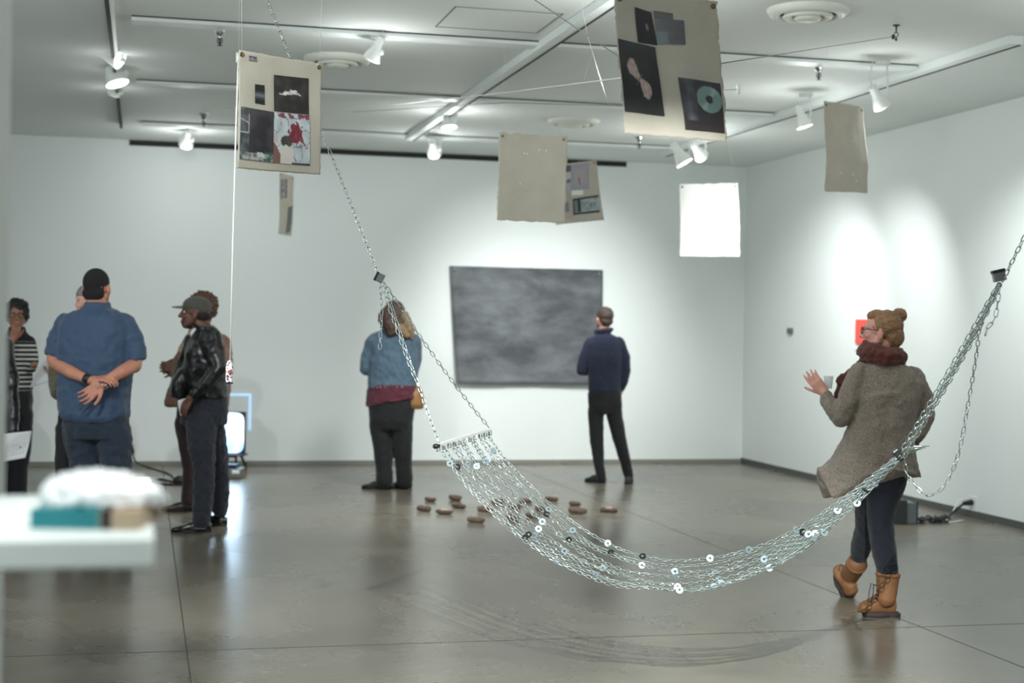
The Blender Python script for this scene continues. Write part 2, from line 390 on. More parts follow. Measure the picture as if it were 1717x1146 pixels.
def pdark(a, b_):
    k = nz(a, b_, 1, 5); c = mixc((38, 36, 34), (66, 60, 56), k+.4)
    d = abs((b_-.47)-.06*sin(a*8)-.12*(a-.45)); w_ = .07*(1-((a-.47)/.34)**2)
    if abs(a-.47) < .33 and d < w_*(1+.8*nz(a, b_, 4, 14)): c = mixc((150, 148, 148), (222, 222, 224), nz(a, b_, 5, 16)+.6)
    return c
def psmall(a, b_): return mixc((28, 28, 30), (112, 116, 124), max(0, 1-abs(b_-.55)*4)+.2*nz(a, b_, 3, 9))
def pstamp(a, b_): return mixc((60, 50, 56), (170, 165, 170), .5+1.4*nz(a, b_, 8, 7))
def proom(a, b_):
    c = mixc((62, 60, 66), (42, 38, 44), a*1.5); c = mixc(c, (104, 96, 108), nz(a, b_, 11, 4)*.6+.25*(1-b_)**2)
    if a < .27: c = mixc(c, (96, 108, 112), .45+.8*nz(a, b_, 12, 10))
    if abs(a-.24) < .012 and .12 < b_ < .5 or (abs(b_-.48) < .01 and a < .24) or (abs(b_-.22-.3*a) < .01 and a < .24): c = (170, 174, 170)
    if b_ > .86: c = mixc(c, (168, 176, 172), .45+1.3*nz(a, b_, 13, 12))
    if .5 < a < .8 and .82 < b_ < .95 and abs(b_-.88-.15*(a-.65)) < .045: c = (196, 200, 196)
    if a > .74 and b_ > .8: c = mixc(c, (70, 130, 110), .5)
    return c
def pflower(a, b_):
    c = mixc((170, 184, 190), (198, 208, 212), .5+nz(a, b_, 21, 5))
    if abs(nz(a, b_, 22, 4)) < .03: c = (120, 130, 140)
    r_ = sqrt((a-.6)**2+(b_-.38)**2)+.1*nz(a, b_, 23, 14)
    if r_ < .2: c = mixc((160, 40, 62), (118, 30, 46), .5+1.4*nz(a, b_, 24, 18))
    if a > .62 and .48 < b_ < .68 and nz(a, b_, 25, 13) > .05: c = (158, 52, 72)
    if b_ < .1 and nz(a, b_, 26, 10) > .08: c = (140, 54, 70)
    if (a-.36)**2*1.2+(b_-.56)**2*2 < .03: c = mixc((92, 76, 66), (60, 50, 46), nz(a, b_, 27, 9)+.5)
    if b_ > .62 and a < .55 and b_-.62 > abs(a-.35)*.5: c = (206, 200, 190)
    if a < .2 and b_ > .6 and a < (b_-.55)*.7: c = (140, 84, 76)
    if a < .12 and .4 < b_ < .6: c = (190, 170, 178)
    if b_ > .96 and a > .5: c = (60, 58, 56)
    return c
def pmoth(a, b_):
    c = mixc((54, 58, 58), (30, 30, 30), b_*1.6+.3*nz(a, b_, 31, 4))
    x = a-.45; y = b_-.52; p_ = x*.72+y*.69; q_ = -x*.69+y*.72
    w_ = (.05+.75*abs(p_))*(1-(p_/.36)**4)
    if abs(p_) < .33 and -w_*.75 < q_ < w_*.55+.03*nz(a, b_, 3, 20): c = mixc((196, 168, 160), (164, 138, 132), .5+nz(a, b_, 33, 14))
    if abs(p_) < .012 and abs(q_) < .1: c = (110, 88, 82)
    return c
def pdisc(a, b_):
    c = mixc((58, 54, 64), (44, 36, 42), b_); 
    if a < .35: c = mixc(c, (120, 132, 150), .55-.9*abs(a-.18)*3+.4*nz(a, b_, 41, 5))
    r_ = sqrt(((a-.68)*.92)**2+((b_-.36)*1.1)**2); an = math.atan2(b_-.36, a-.68)
    if .085 < r_ < .29: c = mixc((94, 134, 128), (158, 188, 182), .35+.55*max(0, cos(2*(an+.9)))**6)
    if r_ <= .085: c = (52, 56, 58)
    if r_ >= .29 and b_ > .8: c = (48, 34, 38)
    return c
def pA(a, b_): 
    c = mixc((52, 46, 46), (30, 28, 30), b_+.5*nz(a, b_, 51, 4))
    if (a-.6)**2*2+(b_-.5)**2 < .012: c = (120, 116, 116)
    return c
def pB(a, b_):
    c = mixc((116, 120, 124), (92, 90, 98), a*1.2+.3*nz(a, b_, 52, 4))
    if a < .4 and b_ > .5: c = mixc(c, (120, 146, 144), .7)
    return c
def pC(a, b_): return mixc((96, 92, 90), (112, 108, 104), nz(a, b_, 53, 5)+.5)
def pD(a, b_): 
    c = mixc((150, 150, 168), (172, 158, 158), min(1, 3*min(a, 1-a, b_, 1-b_))+.4*nz(a, b_, 61, 5))
    if abs(a-.5-.2*(b_-.7)) < .03 and .5 < b_ < .8: c = (110, 96, 90)
    return c
def pE(a, b_):
    c = (44, 54, 54) if (b_ < .12 or b_ > .88 or a < .05) else mixc((130, 150, 152), (168, 184, 184), .5+nz(a, b_, 62, 6))
    if .05 <= a < .3 and .12 < b_ < .85: c = (110, 124, 122) if a < .2 else (40, 52, 50)
    if (a-.7)**2+(b_-.5)**2 < .02 and nz(a, b_, 63, 14) > 0: c = (74, 88, 88)
    return c
def pF(a, b_):
    if b_ < .13: return (84, 88, 100)
    if b_ < .26: return (190, 188, 178)
    if b_ < .34: return (104, 106, 116)
    if b_ < .5: return (168, 168, 182)
    if b_ < .7: return (176, 160, 150)
    if b_ < .88 and a < .75: return (116, 130, 142)
    return (186, 164, 152)
def pG(a, b_): return mixc((76, 70, 76), (176, 160, 168), .6-1.2*(abs(a-.5) > .36)+1.1*nz(a, b_, 71, 6))
def pH(a, b_): return mixc((62, 74, 76), (112, 118, 114), .3+1.2*nz(a, b_, 72, 7)+.3*b_)

def sheet(label, C4, D4, pics=(), m=PAPER, bend=.01, jit=.006, seed=1, grom=((.05, .04), (.95, .04)), strings=None, specks=()):
    if not isinstance(D4, (list, tuple)): D4 = [D4]*4
    cor = [at(x, y, d) for (x, y), d in zip(C4, D4)]
    t = empty('hanging_sheet', sum(cor, Vector())/4, label, 'paper artwork', 'handmade paper sheets hanging from the ceiling')
    gs = grid_sheet(cor, 46, 60, lambda u, v: bend*sin(u*4+seed)+bend*.6*sin(v*5+seed*2)+.5*bend*noise.noise(Vector((u*4, v*4, seed))), jit, seed, .0022)
    gs.build('paper', m, t)
    for uvs, fn in pics: picture(gs, uvs, fn, t)
    for u, v in grom:
        MB().lathe(gs.pt(u, v)+gs.nrm*.001, [(.004, 0), (.004, .003), (.009, .003), (.009, 0)], (gs.nrm.orthogonal().normalized(), gs.nrm.cross(gs.nrm.orthogonal().normalized()), gs.nrm), n=14).build('grommet', COAL, t)
    for u, v in specks:
        MB().ell(gs.pt(u, v)+gs.nrm*.001, (.004, .002, .006), n=8, m=6).build('white_fleck', PAPW, t)
    if strings:
        for (u, v), q in zip(grom, strings):
            dd_ = (q-gs.pt(u, v)).normalized(); MB().tube([gs.pt(u, v)+gs.nrm*.003, q, q+dd_*max(0, (CZ-q.z)/dd_.z)], .0008, 5).build('thread', CORDW, t)
    return gs
def R(x0, y0, x1, y1): return [(x0, y0), (x1, y0), (x1, y1), (x0, y1)]
def px2uv(C4):
    """maps pixel points to uv of a nearly affine quad"""
    TL, TR, BR, BL = C4
    def g(x, y):
        u = v = .5
        for _ in range(12):
            X = TL[0]*(1-u)*(1-v)+TR[0]*u*(1-v)+BR[0]*u*v+BL[0]*(1-u)*v
            Y = TL[1]*(1-u)*(1-v)+TR[1]*u*(1-v)+BR[1]*u*v+BL[1]*(1-u)*v
            u += (x-X)/max(20, TR[0]-TL[0]); v += (y-Y)/max(20, BL[1]-TL[1])
        return (u, v)
    return g
q = [(401, 84), (540, 106), (537, 293), (397, 283)]; g = px2uv(q)
c1 = sheet('cream hanging sheet with dark and floral pictures, beside the white cord', q, [6.3, 6.45, 6.45, 6.3],
  [([g(459,125), g(518,131), g(518,192), g(459,186)], pdark), ([g(427,141), g(443,143), g(443,176), g(427,173)], psmall),
   ([g(417,93), g(430,95), g(430,104), g(417,102)], pstamp), ([g(403,179), g(459,188), g(457,273), g(400,267)], proom),
   ([g(459,188), g(519,193), g(519,278), g(457,273)], pflower)], seed=2, bend=.008, grom=((.03, .035), (.97, .04)),
  strings=[at(404, -150, 6.3), at(545, -150, 6.45)])
q = [(1033, -14), (1203, 2), (1216, 240), (1048, 224)]; g = px2uv(q)
c2 = sheet('large cream hanging sheet with moth and disc pictures, cut by the top of the frame', q, [5.0, 5.15, 5.15, 5.0],
  [([g(1066,10), g(1092,20), g(1101,76), g(1071,70)], pA), ([g(1095,17), g(1126,23), g(1127,34), g(1097,30)], pC),
   ([g(1097,30), g(1144,35), g(1147,76), g(1101,74)], pB), ([g(1039,63), g(1098,79), g(1111,196), g(1048,187)], pmoth),
   ([g(1132,131), g(1205,141), g(1212,225), g(1143,219)], pdisc)], seed=5, bend=.012, jit=.012,
  strings=[at(1040, -250, 5.0), at(1205, -250, 5.15)])
c2r = c2
sheet('plain cream hanging sheet with two top holes, in front of a collaged sheet', [(837, 222), (951, 229), (947, 374), (833, 369)], [10.4, 10.5, 10.5, 10.4], seed=9,
  jit=.012, strings=[at(845, 120, 10.4), at(990, 100, 10.5)], specks=((.33, .575), (.38, .22), (.42, .225), (.60, .17), (.70, .175)))
q = [(928, 277), (999, 269), (1012, 369), (931, 377)]; g = px2uv(q)
sheet('collaged hanging sheet half hidden behind the plain cream sheet', q, [12.6, 12.4, 12.4, 12.6],
  [([g(958,277), g(988,273), g(989,317), g(958,320)], pD), ([g(962,334), g(1004,327), g(1006,356), g(963,361)], pE),
   ([g(942,279), g(958,277), g(962,366), g(940,368)], pF), ([g(958,320), g(980,319), g(980,327), g(958,328)], lambda a, b_: (228, 230, 228))],
  seed=12, strings=[at(940, 200, 12.6), at(999, 200, 12.4)])
sheet('bright white hanging sheet near the back corner', [(1139, 309), (1238, 307), (1240, 431), (1139, 431)], [12.7, 12.9, 12.9, 12.7], m=PAPW, seed=15, jit=.01,
  strings=[at(1162, 240, 12.7), at(1222, 240, 12.9)])
sheet('narrow plain cream sheet turned edgewise under the right track', [(1386, 169), (1449, 180), (1455, 324), (1386, 321)], [10.0, 10.4, 10.4, 10.0], seed=18, jit=.012, bend=.015,
  strings=[at(1386, 120, 10.0), at(1452, 110, 10.4)], specks=((.57, .42), (.30, .79), (.57, .80), (.66, .87)))
q = [(469, 289), (494, 296), (489, 396), (465, 392)]; g = px2uv(q)
sheet('small thin hanging sheet with two small pictures, below the floral collage', q, [13.6, 14.2, 14.2, 13.6],
  [([g(471,301), g(484,300), g(482,332), g(470,334)], pG), ([g(484,348), g(490,345), g(487,390), g(480,391)], pH)], seed=21, jit=.006, m=PAPER,
  strings=[at(470, 215, 13.6), at(494, 215, 14.2)])

# ------------------------------------------------------------ wires under the ceiling
def wire(name, pts, r, m, label, cat='wire'):
    c = sum([Vector(p) for p in pts], Vector())/len(pts)
    return tag(MB().tube(pts, r, 6).build(name, m, loc=c), label, cat)
hk = onz(1503, 42, CZ)
t = empty('ceiling_hook', hk, 'small dark eye hook with a clamp screwed into the ceiling at upper right', 'hook')
MB().lathe(hk, [(.022, 0), (.022, -.006), (.006, -.008), (.004, -.05)], n=12).build('plate', STEELD, t)
mb = MB(); mb.tube([hk+Vector((.014*cos(k*pi/6), 0, -.06+.014*sin(k*pi/6))) for k in range(13)], .003, 6)
mb.ell(hk+Vector((-.02, 0, -.075)), (.012, .01, .016), n=10, m=8); mb.ell(hk+Vector((.0, 0, -.09)), (.008, .008, .012), n=10, m=8)
mb.build('eye', STEELD, t)
he = hk+Vector((-.02, 0, -.075))
wire('suspension_wire', [he, at(1180, 111, 5.6)], .0022, WIRE, 'grey steel wire from the ceiling hook to the large collaged sheet')
wire('suspension_wire', [at(885, -8, 6.0), at(1045, 100, 5.5)], .0022, WIRE, 'grey steel wire descending from the top centre behind the large collaged sheet')
wire('suspension_wire', [onz(375, 180, 3.44), at(545, 189, 12), at(827, 158, 9), at(1042, 131, 6.6), at(1130, 118, 5.8)], .003, CORDW, 'long white string slanting under the ceiling behind the large collaged sheet')
wire('suspension_wire', [onz(590, 188, 3.42), at(850, 172, 12), at(1045, 178, 9.5)], .003, WIRE, 'faint grey string running level above the plain hanging sheet')
wire('suspension_wire', [at(973, -5, 8), at(985, 60, 8.2), at(1024, 190, 9)], .0014, CORDW, 'thin white thread hanging down beside the large collaged sheet')
q = at(1237, 150, 9.3)
t = empty('string_clip', q, 'small pale clip on a short string right of the disc picture', 'clip')
MB().obox(q, r0, f0, UP, .012, .012, .03).build('clip', LAMPW, t); MB().tube([q, at(1190, 152, 9.1)], .004, 6).build('string', CORDW, t)

# ------------------------------------------------------------ white cord with speckled wooden weight
D = 7.4
t = empty('pull_cord', at(393, 350, D), 'taut white cord with a speckled wooden pull, hanging beside the cap wearer', 'cord')
MB().tube([at(400, 88, D), at(396, 200, D), at(390, 420, D), at(386, 607, D)], .0034, 8).build('cord', CORDW, t)
MB().obox(at(400, 97, D), r0, f0, UP, .011, .008, .024).build('cleat', LAMPW, t)
sp = mat('speckled_wood', (225, 222, 220), .6)
nt = sp.node_tree; b = nt.nodes['Principled BSDF']; tc = nt.nodes['Texture Coordinate']
v = nt.nodes.new('ShaderNodeTexVoronoi'); v.inputs['Scale'].default_value = 110; nt.links.new(tc.outputs['Object'], v.inputs['Vector'])
rp = nt.nodes.new('ShaderNodeValToRGB'); rp.color_ramp.interpolation = 'CONSTANT'; e = rp.color_ramp.elements
e[0].position = 0; e[0].color = (.8, .78, .76, 1); e[1].position = .48; e[1].color = (*lin((196, 90, 84)), 1)
for p_, c_ in ((.56, (228, 226, 224)), (.66, (50, 66, 120)), (.72, (226, 222, 220)), (.86, (30, 50, 50))):
    x = e.new(p_); x.color = (*lin(c_), 1)
nt.links.new(v.outputs['Color'], rp.inputs['Fac']); nt.links.new(rp.outputs['Color'], b.inputs['Base Color'])
wc = at(385, 624, D)
MB().tube([at(400, 88, D), Vector((at(400, 88, D).x, at(400, 88, D).y, CZ))], .0007, 5).build('thread', CORDW, t)
MB().lathe(wc, [(.001, .056), (.009, .054), (.015, .042), (.0185, .02), (.0185, -.04), (.017, -.05)], n=6).build('speckled_pull', sp, t, False)
MB().lathe(wc, [(.0175, -.05), (.0165, -.058), (.001, -.059)], n=6).build('pull_base', RUBB, t, False)
MB().lathe(wc+UP*.045-f0*.0135, [(.004, 0), (.001, .002)], (r0, UP, -f0), n=10).build('hole', RUBB, t)

# ------------------------------------------------------------ chains
def spline(pts, n):
    pts = [Vector(p) for p in pts]; out = []
    for i in range(len(pts)-1):
        p0 = pts[max(i-1, 0)]; p1 = pts[i]; p2 = pts[i+1]; p3 = pts[min(i+2, len(pts)-1)]
        for k in range(n):
            t_ = k/n
            out.append(.5*((2*p1)+(-p0+p2)*t_+(2*p0-5*p1+4*p2-p3)*t_*t_+(-p0+3*p1-3*p2+p3)*t_**3))
    out.append(pts[-1]); return out
def link_tpl(p, w, wr, ns=14, nr=6):
    # stadium in xz plane: long axis x
    hl = p/2+wr*.9 - (w/2-wr)*1.0; rr = w/2-wr; hl = max(hl, .001)
    path = []
    h = ns//2
    for k in range(h+1): a = -pi/2+pi*k/h; path.append(Vector((hl+rr*cos(a), 0, rr*sin(a))))
    for k in range(h+1): a = pi/2+pi*k/h; path.append(Vector((-hl+rr*cos(a), 0, rr*sin(a))))
    vs = []; N = len(path)
    for i in range(N):
        t_ = (path[(i+1) % N]-path[i-1]).normalized(); o = Vector((0, 1, 0)); s_ = t_.cross(o)
        for j in range(nr): an = 2*pi*j/nr; vs.append(path[i]+o*(wr*cos(an))+s_*(wr*sin(an)))
    fs = [(i*nr+j, i*nr+(j+1) % nr, ((i+1) % N)*nr+(j+1) % nr, ((i+1) % N)*nr+j) for i in range(N) for j in range(nr)]
    return vs, fs
def chain(pts, p=.025, w=.0155, wr=.0018, roll=0., jit=.15, seed=0, ns=14):
    vs0, fs0 = link_tpl(p, w, wr, ns); rnd = random.Random(seed)
    m = MB(); L = [0]
    for i in range(1, len(pts)): L.append(L[-1]+(pts[i]-pts[i-1]).length)
    nl = max(2, int(round(L[-1]/p))); k = 0
    def pos(s_):
        nonlocal k
        s_ = min(max(s_, 0), L[-1])
        while k < len(L)-2 and L[k+1] < s_: k += 1
        while k > 0 and L[k] > s_: k -= 1
        return pts[k].lerp(pts[k+1], (s_-L[k])/max(1e-9, L[k+1]-L[k]))
    pp = L[-1]/nl
    for i in range(nl):
        a, b_ = pos(i*pp), pos((i+1)*pp); x = (b_-a).normalized(); c = (a+b_)/2
        y = x.cross(f0); y = y.normalized() if y.length > .01 else UP.copy(); z = x.cross(y)
        an = roll+(pi/2 if i % 2 else 0)+rnd.uniform(-jit, jit)
        Y = y*cos(an)+z*sin(an); Z = x.cross(Y)
        m.add([c+x*v_.x+Y*v_.y+Z*v_.z for v_ in vs0], fs0)
    return m
PN = [(737,752),(780,812),(840,874),(890,917),(960,955),(1030,979),(1100,990),(1180,988),(1260,966),(1340,927),(1420,861),(1470,812),(1505,773)]
PF = [(817,728),(850,772),(890,815),(930,850),(985,893),(1040,921),(1100,936),(1160,940),(1220,932),(1290,909),(1360,874),(1430,824),(1508,764)]
DN, DF, DE = 6.42, 6.84, 5.82
def edge(P_, Dn):
    out = []
    for i, (x, y) in enumerate(P_):
        t_ = i/(len(P_)-1); out.append(at(x, y, Dn*(1-t_)+DE*t_ + .02*(1-t_)))
    return out
eN, eF = edge(PN, DN), edge(PF, DF)
hc = at(1100, 960, 6.2)
ham = empty('chain_hammock', hc, 'silver chain hammock with many strands and washers slung across the room', 'hammock')
NS = 11; strands = []
for k in range(NS):
    rnd = random.Random(k+50); w_ = min(1, max(0, k/(NS-1)+rnd.uniform(-.03, .03)))
    pts = [a.lerp(b, w_) for a, b in zip(eN, eF)]
    for i in range(1, len(pts)-1):
        s_ = sin(pi*i/(len(pts)-1)); pts[i] = pts[i]-UP*(.035*s_*sin(pi*w_))+UP*rnd.uniform(-.007, .007)*s_*1.2+f0*rnd.uniform(-.012, .012)*s_
    last = at(1507+rnd.uniform(-5, 3), 768+rnd.uniform(-5, 5), DE+rnd.uniform(-.02, .02)); pts[-1] = last
    sp_ = spline(pts, 8); strands.append(sp_)
    chain(sp_, .0216, .0155, .002, roll=rnd.uniform(-.6, .6), jit=.3, seed=k, ns=12).build('chain_strand', ZINC, ham)
def washer(c, nrm, r=.0145, m=ZINC2):
    x = nrm.orthogonal().normalized(); y = nrm.cross(x); h = .0009
    MB().lathe(c, [(r*.38, -h), (r, -h), (r, h), (r*.38, h), (r*.38, -h)], (x, y, nrm), n=18).build('washer', m, ham, False)
rnd = random.Random(3)
for st, ks in ((.055, (0, 1, 3, 4, 6, 7, 9)), (.235, (1, 2, 3, 5, 6, 8, 9)), (.30, (0, 4, 7, 9)), (.385, (2, 5, 9, 10)), (.47, (8, 10)), (.54, (0, 1, 3, 6, 8)),
               (.62, (1, 3, 5, 7, 10)), (.71, (2, 6, 10)), (.80, (0, 2, 4, 6, 8, 10)), (.86, (1, 7)), (.93, (2, 5))):
    for k in ks:
        sp_ = strands[k]; i = int((st+rnd.uniform(-.008, .008)+.012*(k/12.))*(len(sp_)-1)); c = sp_[i]
        nn = (-f0+UP*rnd.uniform(.1, .9)+r0*rnd.uniform(-.6, .6)).normalized()
        washer(c-f0*.006+UP*.002, nn, m=ZINC2 if rnd.random() < .75 else STEELD)
# spreader bar
ba, bb = at(733, 748, DN), at(820, 722, DF)
mb = MB(); d = (bb-ba).normalized(); sx = d.cross(UP).normalized(); uz = sx.cross(d)
mb.obox((ba+bb)/2+uz*.004, d, sx, uz, (bb-ba).length/2, .008, .0065)
bevel(mb.build('spreader_bar', BARM, ham, False), .002)
mb = MB()
for k in range(NS):
    c = ba.lerp(bb, k/(NS-1)); vs0, fs0 = link_tpl(.022, .015, .0018, 12)
    for zz in (0, 1):
        X = (uz*(-1)+d*rnd.uniform(-.3, .3)).normalized(); Y = d if zz else sx; Y = (Y-X*Y.dot(X)).normalized(); Z = X.cross(Y)
        cc = c-uz*(.012)+d*(zz*.012)
        mb.add([cc+X*v_.x+Y*v_.y+Z*v_.z for v_ in vs0], fs0)
mb.build('fixing_links', ZINC, ham)
MB().tube([ba-d*.02, ba+d*.01], .0105, 14).build('end_cap', RUBB, ham); MB().tube([ba-d*.045, ba-d*.02], [.0015, .003], 8).build('end_screw', ZINC, ham)
MB().tube([bb-d*.004, bb+d*.01], .0085, 14).build('end_cap', BARM, ham)
# left supports
kn = at(637, 466, 6.55)
def sag(a, b_, s_, n_=24): return [a.lerp(b_, i/n_)-UP*(s_*4*(i/n_)*(1-i/n_)) for i in range(n_+1)]
kk = kn+r0*.018-UP*.02
chain(sag(kk, bb+uz*.012, .02), .025, .0155, .0018, .1, .12, 1).build('support_chain', ZINC, ham)
chain(sag(kk-f0*.01, ba+uz*.012+d*.015, .012), .025, .0155, .0018, .5, .2, 2).build('support_chain', ZINC, ham)
chain(sag(kk-f0*.025-r0*.004-UP*.02, ba.lerp(kk, .42)-f0*.02, .008), .025, .0155, .0018, 1.2, .2, 5).build('support_chain', ZINC, ham)
chain([kn-UP*.02, at(640, 520, 6.53), at(637, 586, 6.53)], .025, .0155, .0018, .2, .5, 4).build('loose_chain_end', ZINC, ham)
top = at(445, -8, 7.05); ceil_l = top+UP*(CZ-top.z)*1.0+(top-kn)*.0
ceil_l = top+(top-kn).normalized()*((CZ-top.z)/((top-kn).normalized().z))
ut = spline([kn, at(545, 235, 6.78), at(486, 95, 6.93), top, ceil_l], 16)
chain(ut, .0255, .0158, .0019, .15, .12, 6).build('suspension_chain', ZINC, ham)
def padlock(c, ang, sc, name='clamp'):
    x = r0*cos(ang)+UP*sin(ang); z = -r0*sin(ang)+UP*cos(ang)
    m1 = MB(); m1.obox(c, x, f0, z, .017*sc, .010*sc, .015*sc); m1.mi = 1
    m1.obox(c+z*.014*sc, x, f0, z, .0185*sc, .0115*sc, .0045*sc); m1.mi = 0
    for k in (-1, 0, 1): m1.obox(c+x*(.011*sc*k), x, f0, z, .0022*sc, .0112*sc, .0152*sc)
    bevel(m1.build(name, [mat('lock_steel', (150, 152, 150), .35, .9), STEELD], ham, False), .002)
padlock(kn, radians(65), 1.15, 'padlock')
# right side: clamp, doubled chain, upper lock, single chain up
cr = at(1511, 764, DE); up2 = at(1675, 466, 5.35)
m1 = MB(); m1.obox(cr-r0*.012, (r0+UP*.8).normalized(), f0, (UP-r0*.8).normalized(), .012, .014, .024); bevel(m1.build('binding_clamp', STEELD, ham, False), .003)
m1 = MB()
for k in range(5):
    e_ = r0*(.05+.012*k)+UP*(.012+.007*k)-f0*.01*k; m1.tube([cr-f0*.01, cr+e_*.5+UP*.004*k, cr+e_], [.004, .005, .001], 6)
m1.build('foil_tail', ZINC, ham)
for k, (ox, oy) in enumerate(((-3, -2), (3, 1), (0, 5), (5, 4))):
    pts = [at(1511+ox, 764+oy, DE-.01*k), at(1556+ox, 688+oy, 5.70-.01*k), at(1604+ox, 606+oy, 5.57-.01*k), at(1645+ox*.8, 533+oy*.8, 5.45-.01*k), up2-UP*.02+r0*.002*k]
    chain(spline(pts, 8), .0262, .0165, .002, .2+.75*(k % 2), .1, 10+k).build('doubled_chain', ZINC, ham)
chain(spline([cr-UP*.012+r0*.012, at(1522, 798, 5.82), at(1545, 826, 5.8), at(1560, 831, 5.78), at(1585, 813, 5.75), at(1608, 757, 5.72), at(1626, 662, 5.68), at(1638, 590, 5.62), at(1641, 560, 5.58), at(1650, 520, 5.5)], 8), .0245, .0158, .0018, .2, .4, 20).build('hanging_loop', ZINC, ham)
chain(spline([up2-UP*.03+r0*.004, at(1673, 505, 5.35), at(1668, 535, 5.34), at(1655, 550, 5.33), at(1652, 563, 5.33)], 6), .0262, .0165, .002, .4, .4, 21).build('loose_chain_end', ZINC, ham)
padlock(up2+UP*.006, radians(14), 1.25, 'padlock')
tp = at(1725, 383, 5.2); dn = (tp-up2).normalized()
chain([up2+r0*.012-UP*.012, tp, up2+dn*((CZ-up2.z)/dn.z)], .0258, .0165, .002, .15, .1, 22).build('suspension_chain', ZINC, ham)


# ------------------------------------------------------------ people
SKIN_L = mat('skin_light', (204, 152, 134), .5, noise_=.08, nscale=14)
SKIN_P = mat('skin_pink', (200, 144, 128), .5, noise_=.08, nscale=14)
SKIN_B = mat('skin_brown', (150, 104, 84), .5, noise_=.1, nscale=14)
SKIN_D = mat('skin_dark_brown', (98, 64, 50), .45, noise_=.1, nscale=14)
SKIN_T = mat('skin_tan', (178, 122, 100), .5, noise_=.1, nscale=14)
EYEM = mat('eye_white', (220, 215, 208), .3); IRIS = mat('iris_dark', (30, 22, 18), .2)
LIPM = mat('lips', (140, 80, 74), .45)
def vox(o, size, smooth=6, fac=.5, disp=0, dscale=.12, disp2=0, dscale2=.04, dec=0):
    md = o.modifiers.new('remesh', 'REMESH'); md.mode = 'VOXEL'; md.voxel_size = size; md.use_smooth_shade = True
    if smooth: s_ = o.modifiers.new('smooth', 'SMOOTH'); s_.iterations = smooth; s_.factor = fac
    for k, (st, sc) in enumerate(((disp, dscale), (disp2, dscale2))):
        if st:
            tx = bpy.data.textures.new('folds', 'CLOUDS'); tx.noise_scale = sc; tx.noise_depth = 2
            d_ = o.modifiers.new('folds', 'DISPLACE'); d_.texture = tx; d_.strength = st; d_.mid_level = .5; d_.texture_coords = 'LOCAL'
    dg = bpy.context.evaluated_depsgraph_get(); ev = o.evaluated_get(dg)
    me = bpy.data.meshes.new_from_object(ev); o.modifiers.clear()
    old = o.data; ms = [m for m in old.materials]; o.data = me
    if not me.materials:
        for m in ms: me.materials.append(m)
    for p in me.polygons: p.use_smooth = True
    return o
def fabric(name, col, noise_=.08, nscale=60, bump=.25, bscale=220, rough=.85, sheen=.15):
    return mat(name, col, rough, noise_=noise_, nscale=nscale, bump=bump, bscale=bscale, sheen=sheen)

